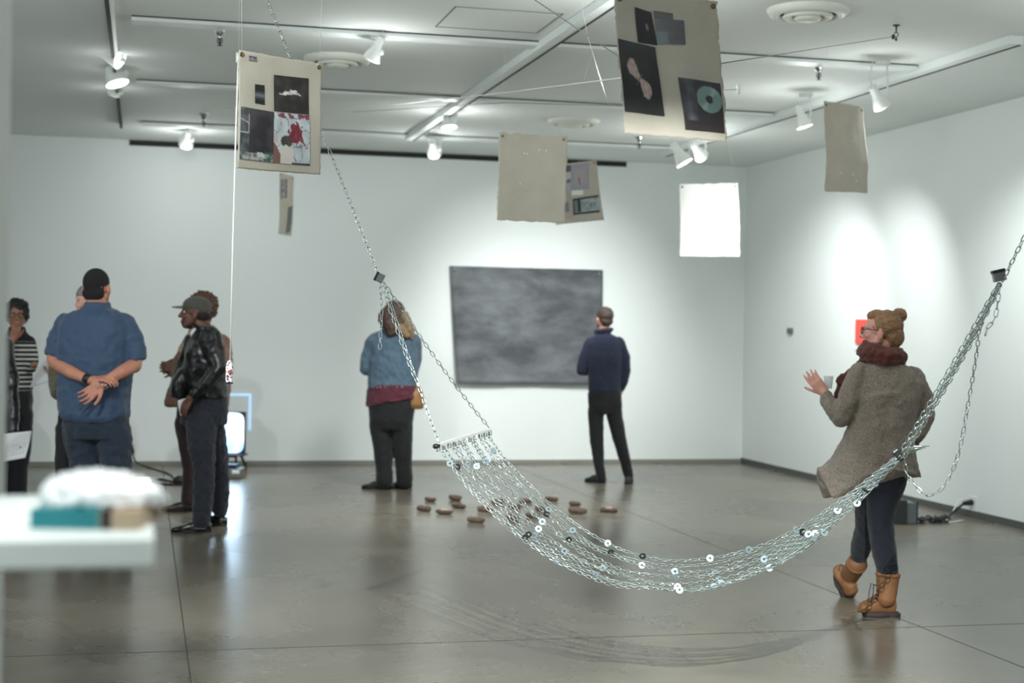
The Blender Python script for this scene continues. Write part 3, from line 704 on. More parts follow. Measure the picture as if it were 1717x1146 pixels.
class Person:
    def __init__(s, label, px, D, skin, extra=0):
        base = at(px, 573, D); s.D = D; s.label = label
        s.root = empty('person', (base.x, base.y, 0), label, 'person')
        s.skin = skin; s.b = MB(); s.g = {}; s.order = []
    def P(s, x, y, dd=0): return at(x, y, s.D+dd)
    def gar(s, name):
        if name not in s.g: s.g[name] = MB(); s.order.append(name)
        return s.g[name]
    def px(s, n): return n*s.D/F
    def torso(s, name, rings, p=2.3, body=.83):
        """rings: (x_left, x_right, y, depth radius m, dd)"""
        rs = [(s.P((a+b_)/2, y, dd), s.px((b_-a)/2), ry) for a, b_, y, ry, dd in rings]
        s.gar(name).loft(rs, p=p)
        if body: s.b.loft([(c, rx*body, ry*body) for c, rx, ry in rs], p=p)
    def limb(s, name, pts, radii, shrink=.022, body=True, bodyonly=False):
        """pts pixel points (x,y,dd)"""
        q = [s.P(*p) if not isinstance(p, Vector) else p for p in pts]
        for i in range(len(q)-1):
            if name: s.gar(name).cap(q[i], q[i+1], radii[i], radii[i+1], n=16)
            if body:
                k = shrink if name else 0
                s.b.cap(q[i], q[i+1], max(.016, radii[i]-k), max(.016, radii[i+1]-k), n=14)
        return q
    def foot(s, heel, yaw, ln, m, pitch=0, w=.045, name='shoe', sole=None, h=.055):
        """heel world pos on floor; yaw deg 0 = toward image left(-r0), 90 = toward camera, -90/270 away, 180 right"""
        a = radians(yaw); d = (-r0*cos(a)-f0*sin(a)); n_ = d.cross(UP).normalized()
        d = (d*cos(radians(pitch))+UP*sin(radians(pitch))).normalized(); u = n_.cross(d)*(1 if n_.cross(d).z > 0 else -1)
        o = MB(); hp = heel+u*.0
        secs = [(-.015, .6, .9), (.02, .78, 1.15), (.09, .82, 1.2), (.14, .9, 1.0), (ln*.68, 1.08, .74), (ln*.85, 1.0, .58), (ln*.96, .7, .45), (ln, .35, .3)]
        R_ = []
        for t_, ww, hh in secs:
            ring = []
            for j in range(20):
                q = 2*pi*j/20; x = cos(q); z = sin(q)
                xx = abs(x)**.8*(1 if x > 0 else -1)*w*ww; zz = (h*hh)*(max(0, .5+.62*z)) if z > -.6 else 0
                ring.append(hp+d*t_+n_*xx+u*(zz+.006))
            R_.append(ring)
        o.rings(R_); sh = o.build(name, m, s.root); vox(sh, .006, 3)
        so = MB(); R_ = []
        for zz in (0, .018):
            R_.append([hp+d*(ln*.48+(ln*.53)*cos(2*pi*j/24)) + n_*(w*(1.02 if cos(2*pi*j/24) > 0 else .85)*sin(2*pi*j/24)) + u*zz for j in range(24)])
        so.rings(R_); so.obox(hp+d*.03+u*.004, d, n_, u, .033, w*.74, .012)
        so.build('sole', sole or RUBB, sh)
        s.b.cap(hp+d*.03+u*.05, hp+d*(ln*.75)+u*.03, .028, .018)
        return sh
    def head(s, c, yaw, pitch=0, hgt=.235, ears=True, lips=True, eyes=True, roll_=0):
        """c world centre of head. yaw 0 faces camera, 90 faces image left, 180 away"""
        a = radians(yaw); fwd = (-f0*cos(a)-r0*sin(a)); side = fwd.cross(UP)*-1   # side = person's left
        fwd2 = (fwd*cos(radians(pitch))+UP*sin(radians(pitch))).normalized(); up = side.cross(fwd2); 
        if up.z < 0: up = -up
        k = hgt/.235
        T = lambda x, y, z: c+side*(x*k)+fwd2*(y*k)+up*(z*k)
        ax = (side, fwd2, up); E = lambda x, y, z, a_, b_, c_: s.b.ell(T(x, y, z), (a_*k, b_*k, c_*k), ax, 18, 12)
        E(0, -.012, .030, .077, .096, .087); E(0, .030, -.030, .060, .063, .078); E(0, .045, -.078, .040, .040, .034); E(0, .062, -.094, .022, .022, .018)
        C = lambda p, q, r1, r2: s.b.cap(T(*p), T(*q), r1*k, r2*k, 10)
        C((0, .088, .012), (0, .108, -.026), .008, .0125); 
        for sx in (-1, 1):
            E(sx*.012, .098, -.030, .008, .009, .007)
            E(sx*.036, .060, -.022, .026, .024, .022)
            C((sx*.012, .084, .028), (sx*.046, .066, .024), .010, .010)
            if ears:
                E(sx*.079, -.010, -.012, .010, .019, .031); E(sx*.076, -.004, -.030, .008, .011, .013)
            C((sx*.056, .0, -.045), (sx*.030, .055, -.086), .022, .020)
        C((-.018, .088, -.060), (.018, .088, -.060), .008, .008); C((-.014, .087, -.070), (.014, .087, -.070), .009, .009)
        if eyes:
            for sx in (-1, 1):
                e = MB(); e.ell(T(sx*.031, .066, .006), (.0125*k,)*3, ax, 12, 8).build('eye', EYEM, s.root)
                MB().ell(T(sx*.031, .0755, .006), (.0062*k, .005*k, .0062*k), ax, 10, 6).build('iris', IRIS, s.root.children[-1] if False else s.root)
                MB().tube([T(sx*(.016+.009*i), .087-.004*i-.0008*i*i, .026+.003*sin(i*1.1)) for i in range(5)], .0032*k, 6).build('eyebrow', IRIS, s.root)
        if lips:
            MB().tube([T(-.022+.0088*i, .094-.0028*abs(i-2.5), -.0645+.0015*abs(i-2.5)) for i in range(6)], [.002*k, .0042*k, .005*k, .005*k, .0042*k, .002*k], 8).build('lips', LIPM, s.root)
        s.T = T; s.ax = ax; s.k = k
        return T
    def neck(s, T, base, r=.055):
        s.b.cap(T(0, -.025, -.06), base, r*.98, r*1.12, 16)
    def hand(s, wr, d, nrm, thumb, curl=.5, size=1., spread=.12, tcurl=.4, m=None):
        """wr wrist; d direction; nrm palm normal (palm side); thumb = +-1 along d x nrm"""
        d = d.normalized(); nrm = (nrm-d*nrm.dot(d)).normalized(); l = d.cross(nrm).normalized()*thumb
        k = size; b_ = m or s.b
        b_.cap(wr, wr+d*.03*k, .024*k, .022*k, 12)
        for q in (-.026, -.009, .009, .026): b_.cap(wr+d*.02*k+l*(q*.7*k), wr+d*.088*k+l*(q*k), .0145*k, .0125*k, 10)
        for q, ln, r_ in ((.031, .072, .0080), (.0105, .080, .0082), (-.0105, .074, .0079), (-.030, .058, .0071)):
            p = wr+d*.092*k+l*(q*k); dd = (d+l*(q*(spread+.04)*13)).normalized(); ang = 0
            for i, f_ in enumerate((.45, .32, .23)):
                ang += curl*(.75, .95, .7)[i]; dr = (dd*cos(ang)+nrm*sin(ang)).normalized()
                p2 = p+dr*(ln*f_*k); b_.cap(p, p2, r_*k*(1-.06*i), r_*k*(.94-.08*i), 10); p = p2
        p = wr+d*.03*k+l*.022*k; ang = .75
        for ln, r_, a_ in ((.040, .0125, 0), (.032, .0102, tcurl*.5), (.026, .0088, tcurl)):
            ang -= a_*.6; dr = (d*cos(ang)+l*sin(ang)+nrm*(.35+a_*.6)).normalized(); p2 = p+dr*(ln*k); b_.cap(p, p2, r_*k, r_*k*.88, 10); p = p2
        return wr+d*.08*k+nrm*.02*k
    def finish(s, mats, vs={}, disp={}, label_parts={}):
        o = s.b.build('body', s.skin, s.root); vox(o, .0050, 4, .45)
        out = {}
        for nme in s.order:
            g = s.g[nme].build(nme, mats[nme], s.root)
            dv = disp.get(nme, (.012, .09, .005, .03))
            vox(g, vs.get(nme, .0085), 7, .5, *dv); out[nme] = g
            if nme in label_parts: g['label'] = label_parts[nme]
        return out
def held(pts, label, cat='paper', lines=False, group=None):
    """a sheet of paper from 4 world corners TL TR BR BL"""
    c = sum(pts, Vector())/4
    gs = grid_sheet(pts, 12, 14, lambda u, v: .012*sin(u*3+v*4), 0, 1, .0008)
    o = gs.build('paper_sheet', SHEET, loc=c); tag(o, label, cat, group)
    if lines:
        ink = mat('print_grey', (120, 122, 128), .8); mb = MB()
        for k in range(9):
            v = .42+.05*k
            for u in [.12+.1*i for i in range(8)]:
                if random.random() < .8:
                    a, b_ = gs.pt(u, v)+gs.nrm*.001, gs.pt(u+.08*random.uniform(.5, 1), v)+gs.nrm*.001
                    dv = (gs.pt(u, v+.012)-gs.pt(u, v)); mb.add([a, b_, b_+dv, a+dv], [(0, 1, 2, 3)])
        mb.build('printed_lines', ink, o, False)
    return o
def hairmat(nm, c, n_=.35, sc=40): return mat(nm, c, .55, noise_=n_, nscale=sc, bump=.9, bscale=70)
def fl(px, py): return onz(px, py, 0)

# ---- 1. woman in the taupe cardigan walking left
p = Person('woman in a taupe knit cardigan, rust scarf and tan lace boots walking left', 1485, 8.3, SKIN_P)
P = p.P
KN = mat('taupe_knit', (128, 117, 106), .95, noise_=.42, nscale=170, bump=.5, bscale=260, sheen=.2, detail=2)
JN = fabric('indigo_jeans', (18, 24, 36), .2, 40, .3, 250)
T = p.head(P(1477, 557, 0), 112, 2, .232)
p.neck(T, P(1481, 604, .02), .056)
# cardigan: body loft with hem following the photo
rs = [((1462,1502),603,.075,0), ((1438,1530),618,.10,0), ((1425,1545),640,.125,0), ((1424,1541),670,.14,0), ((1428,1534),700,.145,0), ((1415,1532),730,.155,0), ((1399,1535),760,.17,0), ((1385,1538),783,.18,0)]
R_ = []; n_ = 48
ctr = []
for (a, b_), y, ry, dd in rs: ctr.append((P((a+b_)/2, y, dd), p.px((b_-a)/2), ry))
for c, rx, ry in ctr:
    R_.append([c+r0*(rx*abs(cos(2*pi*j/n_))**.85*(1 if cos(2*pi*j/n_) > 0 else -1))+f0*(ry*sin(2*pi*j/n_)) for j in range(n_)])
zt = ctr[-1][0].z
def hemy(x, back):
    pts = [(1371, 784), (1376, 810), (1387, 838), (1400, 822), (1425, 802), (1455, 787), (1480, 782), (1510, 790), (1544, 801)]
    if not back: pts = [(1368, 776), (1386, 840), (1440, 812), (1500, 800), (1544, 799)]
    for (x0, y0), (x1, y1) in zip(pts, pts[1:]):
        if x <= x1: return y0+(y1-y0)*max(0, (x-x0)/(x1-x0))
    return pts[-1][1]
c, rx, ry = ctr[-1]
last = []
for j in range(n_):
    ca, sa = cos(2*pi*j/n_), sin(2*pi*j/n_)
    xp = 1463+76*ca if ca > 0 else 1463+88*ca
    xp = 1463+(80 if ca > 0 else 94)*abs(ca)**.85*(1 if ca > 0 else -1)
    yh = hemy(xp, sa < 0.2)
    q = P(xp, yh, 0)+f0*(.19*sa+.012*sin(j*1.9)); last.append(q)
mid = [R_[-1][j].lerp(last[j], .5)+(R_[-1][j]-c).normalized()*.004 for j in range(n_)]
p.gar('cardigan').rings(R_+[mid, last])
for (xa, ya), (xb, yb2), rad in (((1432, 668), (1505, 660), .011), (1 and (1428, 700), (1515, 688), .014), ((1450, 716), (1530, 728), .013), ((1436, 732), (1500, 712), .012), ((1424, 756), (1462, 726), .012)):
    pts_ = []
    for k_ in range(9):
        x_ = xa+(xb-xa)*k_/8; y_ = ya+(yb2-ya)*k_/8-3*sin(pi*k_/8); c_ = (x_-1480)/58
        pts_.append(P(x_, y_, 0)-f0*(.138*sqrt(max(.05, 1-c_*c_))))
    p.gar('cardigan').tube(pts_, [rad*sin(pi*(k_+.7)/9.4) for k_ in range(9)], 8)
p.b.loft([(q[0], q[1]*.86, q[2]*.84) for q in ctr])
p.limb('cardigan', [(1442,628,-.02), (1424,668,-.04), (1410,700,-.03)], [.066, .064, .056])
p.limb('cardigan', [(1410,700,-.03), (1398,686,.0), (1386,668,.05)], [.056, .048, .040])
p.limb('cardigan', [(1530,634,.02), (1546,664,.03), (1551,700,.0)], [.066, .058, .05])
p.limb('cardigan', [(1551,700,.0), (1540,728,-.02), (1530,742,.08)], [.05, .044, .042])
wr = P(1386, 665, .05); 
p.limb(None, [wr, P(1383, 660, .055)], [.028, .026])
p.hand(P(1385, 662, .055), (-r0*.62+UP*.75+f0*.1), (f0*.75+r0*.45), 1, .28, .98, .2, .2)
p.limb(None, [P(1532, 741, .06), P(1527, 748, .09)], [.03, .027]); p.hand(P(1527, 748, .09), -r0*.7-UP*.5+f0*.5, -r0*.3+f0*.3+UP*.6, 1, .7, .95)
# jeans: standing right leg, forward left leg
p.torso('jeans', [(1424,1526,770,.13,0), (1422,1524,795,.135,0), (1428,1514,815,.12,0)], body=.88)
p.limb('jeans', [(1492,800,-.02), (1480,835,-.02), (1476,880,-.03), (1483,925,-.02), (1489,962,-.01)], [.098, .092, .070, .068, .058])
p.limb('jeans', [(1466,800,.1), (1460,840,.12), (1454,885,.22), (1444,915,.34), (1438,942,.42)], [.098, .088, .066, .060, .046])
BT = mat('tan_boot_leather', (126, 86, 54), .65, noise_=.12, nscale=18, bump=.25, bscale=50)
SOLE = mat('dark_boot_sole', (52, 42, 38), .8)
def boot(ankle, top, heel, d, ln, rtop, lab=None):
    """d toe direction unit vector, up normal computed"""
    up = (top-ankle).normalized(); n_ = d.cross(up).normalized(); u = n_.cross(d).normalized()
    if u.dot(up) < 0: u = -u
    m = MB()
    m.cap(ankle+up*.01, top-up*.01, .052, rtop, 20); m.tube([ankle, top], [.053, rtop+.002], 20)
    R_ = []
    for t_, ww, hh in ((-.035, .6, .075), (-.01, .82, .10), (.05, .86, .115), (.10, .92, .10), (.155, 1.08, .072), (.20, 1.02, .058), (.235, .75, .045), (.25, .4, .03)):
        t_ *= ln/.25
        R_.append([heel+d*(t_+.03)+n_*(.046*ww*abs(cos(2*pi*j/20))**.8*(1 if cos(2*pi*j/20) > 0 else -1))+u*(.022+hh*max(0, .5+.55*sin(2*pi*j/20))*1.0) for j in range(20)])
    m.rings(R_); o = m.build('boot', BT, p.root); vox(o, .006, 3, .5, .004, .04)
    s_ = MB(); R_ = []
    for zz, g in ((0, .97), (.012, 1.03), (.026, 1.0)):
        R_.append([heel+d*(ln*.46+(ln*.56)*cos(2*pi*j/28)*g)+n_*(.049*g*(1.0 if cos(2*pi*j/28) > -.2 else .84)*sin(2*pi*j/28))+u*zz for j in range(28)])
    s_.rings(R_); s_.obox(heel+d*.03+u*.006, d, n_, u, .045, .038, .016); s_.build('sole', SOLE, o)
    l_ = MB(); fr = ankle+d*.052
    for k in range(4):
        b0 = ankle+up*(.0+.022*k)+d*(.056-.002*k)+(-up*.0)
        l_.tube([b0-n_*.022, b0+d*.006+up*.010, b0+n_*.022], .0022, 6)
    b0 = ankle+up*.075+d*.055
    for sg in (-1, 1): l_.tube([b0, b0+d*.03+n_*sg*.02+up*.01, b0+d*.035+n_*sg*.03-UP*.04, b0+d*.045+n_*sg*.02-UP*.09], .0024, 6)
    l_.build('laces', RUBB, o)
    c_ = MB(); c_.tube([top-up*.012, top+up*.004], [rtop+.005, rtop+.005], 20); c_.build('boot_cuff', BT, o)
    return o
h1 = fl(1503, 1034); g1 = h1+r0*0
boot(P(1486, 1006, -.01), P(1489, 963, -.01), h1-r0*.005, (-r0*.97-f0*.12).normalized(), .185, .062)
h2 = fl(1418, 1001)+UP*.004
toe = (-r0*.40+UP*.86+f0*.05).normalized()
boot(h2+Vector((0,0,.085))-r0*.0-toe*.0, P(1437, 946, .40), h2+r0*.012, toe, .165, .055)
# scarf
SC = fabric('rust_scarf', (84, 38, 28), .2, 30, .5, 120)
m = p.gar('scarf')
for k, (y, rx, ry, rr) in enumerate(((607, 34, .11, .022), (596, 38, .115, .026), (586, 31, .095, .022), (602, 30, .10, .028))):
    m.tube([P(1480+rx*.92*cos(2*pi*j/20)-1+2*k*0, y+3*sin(2*pi*j/20+k)-4*(cos(2*pi*j/20) < -.5), 0)+f0*(ry*sin(2*pi*j/20)) for j in range(21)], rr, 12)
m.cap(P(1422, 636, .12), P(1412, 650, .13), .035, .034); m.cap(P(1412, 650, .13), P(1405, 672, .13), .034, .028); m.cap(P(1448, 612, .1), P(1422, 636, .12), .035, .035); m.cap(P(1413, 630, .12), P(1406, 640, .12), .018, .02)
# hair
HB = hairmat('auburn_blond_hair', (132, 98, 66)); m = MB()
m.ell(T(0, -.028, .036), (.086*p.k, .094*p.k, .088*p.k), p.ax, 24, 16)
m.ell(T(0, -.075, -.02), (.068, .052, .066), p.ax, 20, 12); m.ell(T(0, .02, .085), (.062, .060, .036), p.ax, 18, 10)
hb = m.build('hair', HB, p.root); vox(hb, .005, 2, .5, .012, .03, .006, .012)
m = MB(); bc = P(1508, 529, -.01)
for k in range(26):
    rnd = random.Random(k); a = rnd.uniform(0, 6.28); b2 = rnd.uniform(-1.2, 1.2); v0 = Vector((cos(a)*cos(b2), sin(a)*cos(b2), sin(b2)))
    v1 = v0.orthogonal().normalized(); m.tube([bc+(v0*cos(t_/6*4)+v1*sin(t_/6*4))*.033 for t_ in range(7)], [.004]+[.0105]*5+[.004], 6)
bn = m.build('hair_bun', HB, p.root); vox(bn, .004, 1, .5, .006, .015)
# glasses
m = MB(); GLM = mat('glasses_frame', (40, 36, 40), .3)
for sx in (-1, 1):
    cc = T(sx*.034, .098, .004); m.tube([cc+p.ax[0]*(.024*cos(2*pi*j/18))+p.ax[2]*(.020*sin(2*pi*j/18)) for j in range(19)], .0024, 6)
    m.tube([T(sx*.060, .096, .010), T(sx*.080, .05, .012), T(sx*.084, -.02, .006)], .0022, 6)
m.tube([T(-.010, .100, .008), T(0, .104, .011), T(.010, .100, .008)], .0022, 6); m.build('glasses', GLM, p.root)
p.finish({'cardigan': KN, 'jeans': JN, 'scarf': SC}, disp={'cardigan': (.030, .09, .008, .03), 'scarf': (.02, .04, .01, .02), 'jeans': (.010, .07, .005, .03)})
# small glass in her hand
GLS = mat('clear_plastic', (232, 236, 236), .15); GLS.node_tree.nodes['Principled BSDF'].inputs['Alpha'].default_value = .45
cp = P(1389, 643, .10); o = MB().lathe(cp, [(.020, -.03), (.027, .04), (.026, .04), (.019, -.028), (.001, -.028)]).build('plastic_cup', GLS, loc=cp)
tag(o, 'small clear plastic cup held in the cardigan wearer\'s left hand', 'cup')

# ---- 2. man in navy sweater in front of the painting
def simple_shoe(p_, heel, yaw, m_, ln=.25, **k): return p_.foot(heel, yaw, ln, m_, **k)
p = Person('man in a navy sweater and black trousers facing the dark canvas, one hand in pocket', 1020, 15.2, SKIN_P); P = p.P
NV = fabric('navy_sweater', (31, 37, 60), .12, 50, .3, 160); BK = fabric('black_trousers', (15, 16, 20), .1, 40, .2, 200, .8)
T = p.head(P(1012.5, 534.5), 152, 6, .228); p.neck(T, P(1012, 560), .052)
m = MB(); m.ell(T(0, -.022, .040), (.084, .094, .084), p.ax, 22, 14); m.ell(T(0, -.06, -.02), (.070, .048, .055), p.ax, 20, 12)
hb = m.build('hair', hairmat('dark_brown_hair', (66, 52, 46)), p.root); vox(hb, .006, 2, .5, .008, .03)
p.torso('sweater', [(999,1025,560,.075,0), (991,1037,566,.10,0), (985,1043,576,.115,0), (984,1044,596,.125,0), (986,1042,625,.12,0), (986,1040,648,.12,0), (986,1040,657,.12,0)])
m = p.gar('sweater'); m.tube([P(1012+13.5*cos(2*pi*j/16), 554-1.5*cos(2*pi*j/16), 0)+f0*(.085*sin(2*pi*j/16)) for j in range(17)], .022, 10)
p.limb('sweater', [(990,575,0), (979,600,.0), (974,622,-.01)], [.062, .056, .048]); p.limb('sweater', [(974,622,-.01), (984,624,.12), (993,620,.24)], [.048, .043, .034])
p.limb(None, [(993,620,.22), (996,619,.27)], [.028, .026]); p.hand(P(996, 619, .26), f0+r0*.3, -UP+r0*.3, 1, .7)
p.limb('sweater', [(1038,575,0), (1048,600,.0), (1050,622,.0)], [.062, .055, .046]); p.limb('sweater', [(1050,622,.0), (1047,640,0), (1042,652,.03)], [.046, .042, .036])
p.limb(None, [(1042,652,.03), (1039,660,.05)], [.028, .028]); p.hand(P(1040, 658, .05), -UP-r0*.3, -r0, 1, .5)
p.torso('trousers', [(988,1038,648,.105,0), (985,1042,662,.115,0), (986,1044,680,.115,0), (990,1040,694,.10,0)])
p.limb('trousers', [(999,690,0), (1000,735,0), (1004,775,0), (1008,800,0)], [.084, .072, .056, .050]); p.limb('trousers', [(1029,690,0), (1038,735,0), (1049,775,.05), (1054,798,.08)], [.084, .072, .056, .050])
SH = mat('dark_grey_shoe', (44, 46, 48), .55)
simple_shoe(p, fl(1013, 810), 38-90+20, SH, .22); simple_shoe(p, fl(1052, 812.5), 220+40, SH, .24)
p.finish({'sweater': NV, 'trousers': BK}, vs={'sweater': .011, 'trousers': .011})

# ---- 3. woman in denim jacket
p = Person('woman in a pale denim jacket over a maroon blouse, arms folded, behind the hammock chains', 658, 14.3, SKIN_P); P = p.P
DN_ = fabric('pale_denim', (76, 98, 116), .16, 24, .4, 160); MR = fabric('maroon_blouse', (84, 32, 46), .15, 30)
T = p.head(P(661, 526), 168, 0, .232); p.neck(T, P(661, 556), .05)
HBR = hairmat('brown_hair', (72, 52, 44)); HBL = hairmat('blond_tips', (132, 110, 84))
m = MB(); m.ell(T(0, -.02, .030), (.094, .105, .096), p.ax, 22, 14); m.ell(P(658, 534, -.07), (.135, .09, .13), None, 20, 12); m.ell(P(664, 548, -.10), (.12, .06, .09), None, 20, 12); m.cap(P(654, 545, -.12), P(656, 557, -.13), .07, .05)
hb = m.build('hair', HBR, p.root); vox(hb, .007, 2, .5, .02, .03)
m = MB(); m.cap(P(678, 530, -.10), P(689, 553, -.13), .045, .04); m.cap(P(689, 553, -.13), P(691, 568, -.12), .038, .016); m.cap(P(672, 552, -.14), P(682, 563, -.14), .05, .03)
hb = m.build('hair_tips', HBL, p.root); vox(hb, .006, 2, .5, .012, .02); hb['label'] = 'blond hair ends'
p.torso('jacket', [(640,684,552,.09,0), (628,694,560,.12,0), (621,701,574,.14,0), (620,702,600,.15,0), (618,701,625,.15,0), (617,699,642,.15,0), (616,699,652,.155,0)])
p.limb('jacket', [(628,572,0), (618,597,.02), (614,619,.02)], [.075, .070, .064]); p.limb('jacket', [(614,619,.02), (622,621,.14), (640,612,.22)], [.064, .052, .044])
p.limb('jacket', [(694,572,0), (697,596,.04), (695,615,.06)], [.07, .062, .055]); p.limb('jacket', [(695,615,.06), (685,614,.16), (660,610,.22)], [.055, .048, .042])
p.hand(P(642, 611, .22), r0+f0*.2, -f0, 1, .5); p.hand(P(662, 609, .23), -r0+f0*.2, -f0, -1, .5)
m = p.gar('blouse'); rr = []
for y, a, b_ in ((645, 618, 700), (658, 615, 701), (668, 614, 702)): rr.append([P((a+b_)/2, y)+r0*(p.px((b_-a)/2)*cos(2*pi*j/32))+f0*(.165*sin(2*pi*j/32)) for j in range(32)])
rr.append([P(658+45*cos(2*pi*j/32), 674-9*cos(2*pi*j/32)*1.0+2*sin(j*2.1), 0)+f0*(.17*sin(2*pi*j/32)) for j in range(32)]); m.rings(rr)
p.torso('trousers', [(618,698,655,.14,0), (617,697,680,.15,0), (619,693,705,.145,0), (624,690,720,.12,0)])
p.limb('trousers', [(637,712,0), (641,745,0), (644,785,0), (645,806,0)], [.104, .092, .082, .084]); p.limb('trousers', [(674,712,0), (676,745,0), (677,785,.03), (678,804,.05)], [.104, .090, .080, .082])
SK = mat('black_flat_shoe', (20, 20, 22), .5)
simple_shoe(p, fl(648, 821), -8, SK, .24); simple_shoe(p, fl(688, 819), 20, SK, .24)
out = p.finish({'jacket': DN_, 'blouse': MR, 'trousers': BK}, vs={'jacket': .011, 'trousers': .011}, disp={'jacket': (.026, .09, .01, .04), 'blouse': (.02, .05, .006, .03)})
m = MB(); 
for x in (635, 640, 648, 668, 676): m.ell(P(x, 649, 0)-f0*.158, (.008, .004, .008), n=10, m=6)
m.build('metal_studs', CHROME, p.root)
BG = mat('brown_leather_bag', (142, 100, 58), .5, noise_=.1, bump=.2); c = P(697, 668, .04)
t = empty('shoulder_bag', c, 'tan brown leather shoulder bag at the hip of the denim jacket wearer', 'bag')
m = MB(); m.loft([(c+UP*.10, .045, .10), (c+UP*.04, .07, .13), (c-UP*.06, .08, .14), (c-UP*.10, .07, .12)], p=3); o = m.build('pouch', BG, t); vox(o, .008, 5)
MB().tube([c+UP*.09, P(700, 620, -.02), P(697, 580, -.05), P(690, 563, .03)], .009, 8).build('strap', BG, t)

# ---- 4. man in black leather jacket and cap, facing left
p = Person('man in a black leather jacket and grey cap facing left beside the white cord', 342, 11.2, SKIN_D); P = p.P
LE = mat('black_leather', (15, 16, 19), .33, noise_=.1, nscale=20, bump=.06, bscale=30, spec=.55, coat=.08)
CAPM = fabric('grey_green_cap_cloth', (74, 72, 66), .1, 60)
NT = fabric('charcoal_navy_trousers', (32, 35, 46), .12, 30, .3, 200)
T = p.head(P(327, 526), 86, 3, .242); p.neck(T, P(343, 556), .062)
m = MB(); m.ell(T(0, .035, -.076), (.050, .058, .040), p.ax, 20, 12); m.ell(T(0, .0, -.06), (.066, .06, .035), p.ax, 18, 10); m.ell(T(0, -.05, .0), (.079, .06, .07), p.ax, 18, 10)
bd = m.build('beard', mat('black_stubble', (36, 26, 24), .8, noise_=.3, nscale=120), p.root); vox(bd, .005, 3)
m = MB(); m.ell(T(0, -.012, .055), (.086, .108, .072), p.ax, 24, 14); m.ell(T(0, -.055, .035), (.082, .062, .062), p.ax, 24, 14)
R_ = []
cpj = m.build('cap', CAPM, p.root); vox(cpj, .005, 4)
m = MB(); vs = []
for i in range(9):
    y = .070+.095*i/8; hw = .070*sqrt(max(.05, 1-(i/8.4)**2.6))
    R_.append([T(hw*cos(2*pi*j/20), y, .047-.012*(i/8)**1.5-.018*(hw*cos(2*pi*j/20)/.07)**2+.004*sin(2*pi*j/20)) for j in range(20)])
m.rings(R_); m.build('cap_brim', CAPM, cpj); MB().ell(T(0, -.012, .128), (.009, .009, .005), p.ax, 10, 6).build('cap_button', CAPM, cpj)
p.torso('leather_jacket', [(332,356,549,.075,0), (326,364,558,.12,0), (318,371,572,.17,0), (312,376,592,.19,0), (308,379,615,.19,0), (308,381,638,.175,0), (316,382,656,.16,0), (320,382,668,.155,0)])
p.torso('leather_jacket', [(300,330,618,.12,.02), (289,325,636,.14,.02), (287,322,655,.14,.02), (290,318,667,.13,.02)], body=0)
m = p.gar('leather_jacket'); m.tube([P(342+15*cos(2*pi*j/16), 549-4*cos(2*pi*j/16)*-1, 0)+f0*(.085*sin(2*pi*j/16)) for j in range(17)], .016, 10)
p.limb('leather_jacket', [(352,566,-.17), (361,592,-.21), (367,617,-.22)], [.082, .074, .064]); p.limb('leather_jacket', [(367,617,-.22), (346,642,-.24), (325,663,-.22)], [.064, .054, .044])
p.limb('leather_jacket', [(324,575,.16), (312,605,.22), (300,635,.20)], [.07, .062, .055]); p.limb('leather_jacket', [(300,635,.20), (296,650,.10), (300,662,.02)], [.055, .05, .042])
p.limb(None, [(325,664,-.22), (318,669,-.21)], [.03, .028]); p.hand(P(320, 667, -.21), -r0*.45-UP*.8, f0*.5+r0*.4, -1, .45, 1.0)
p.limb(None, [(300,662,.02), (303,668,-.02)], [.028, .028]); p.hand(P(302, 664, .0), -UP+r0*.3, r0, 1, .5, 1.0)
m = p.gar('white_collar'); m.cap(P(331, 552, -.03), P(323, 561, -.03), .03, .022); m.cap(P(329, 552, .05), P(322, 562, .05), .03, .02)
p.torso('trousers', [(318,380,662,.13,0), (308,382,678,.14,0), (303,382,694,.145,0), (303,380,712,.14,0)], body=.86)
p.limb('trousers', [(338,708,-.07), (338,745,-.10), (343,785,-.10), (341,830,-.10), (338,872,-.10)], [.118, .105, .080, .078, .066])
p.limb('trousers', [(350,708,.08), (360,750,.16), (369,790,.24), (370,830,.30), (369,855,.34)], [.115, .095, .070, .066, .062])
LS = mat('polished_black_shoe', (14, 14, 16), .15, coat=.5)
p.foot(fl(351, 893), 6, .275, LS, w=.045, h=.062); p.foot(fl(378, 882), 4, .25, LS, w=.045)
p.finish({'leather_jacket': LE, 'white_collar': SHEET, 'trousers': NT}, disp={'leather_jacket': (.032, .12, .005, .05), 'trousers': (.022, .05, .006, .03)})
m = MB(); m.tube([P(351+30*cos(2*pi*j/24), 664-3*sin(2*pi*j/24)*0, 0)+f0*(.165*sin(2*pi*j/24)) for j in range(25)], .022, 8)
held([P(298, 672, -.12), P(312, 668, -.12), P(314, 694, -.12), P(302, 698, -.12)], 'white folded paper hanging from the hand of the cap wearer')

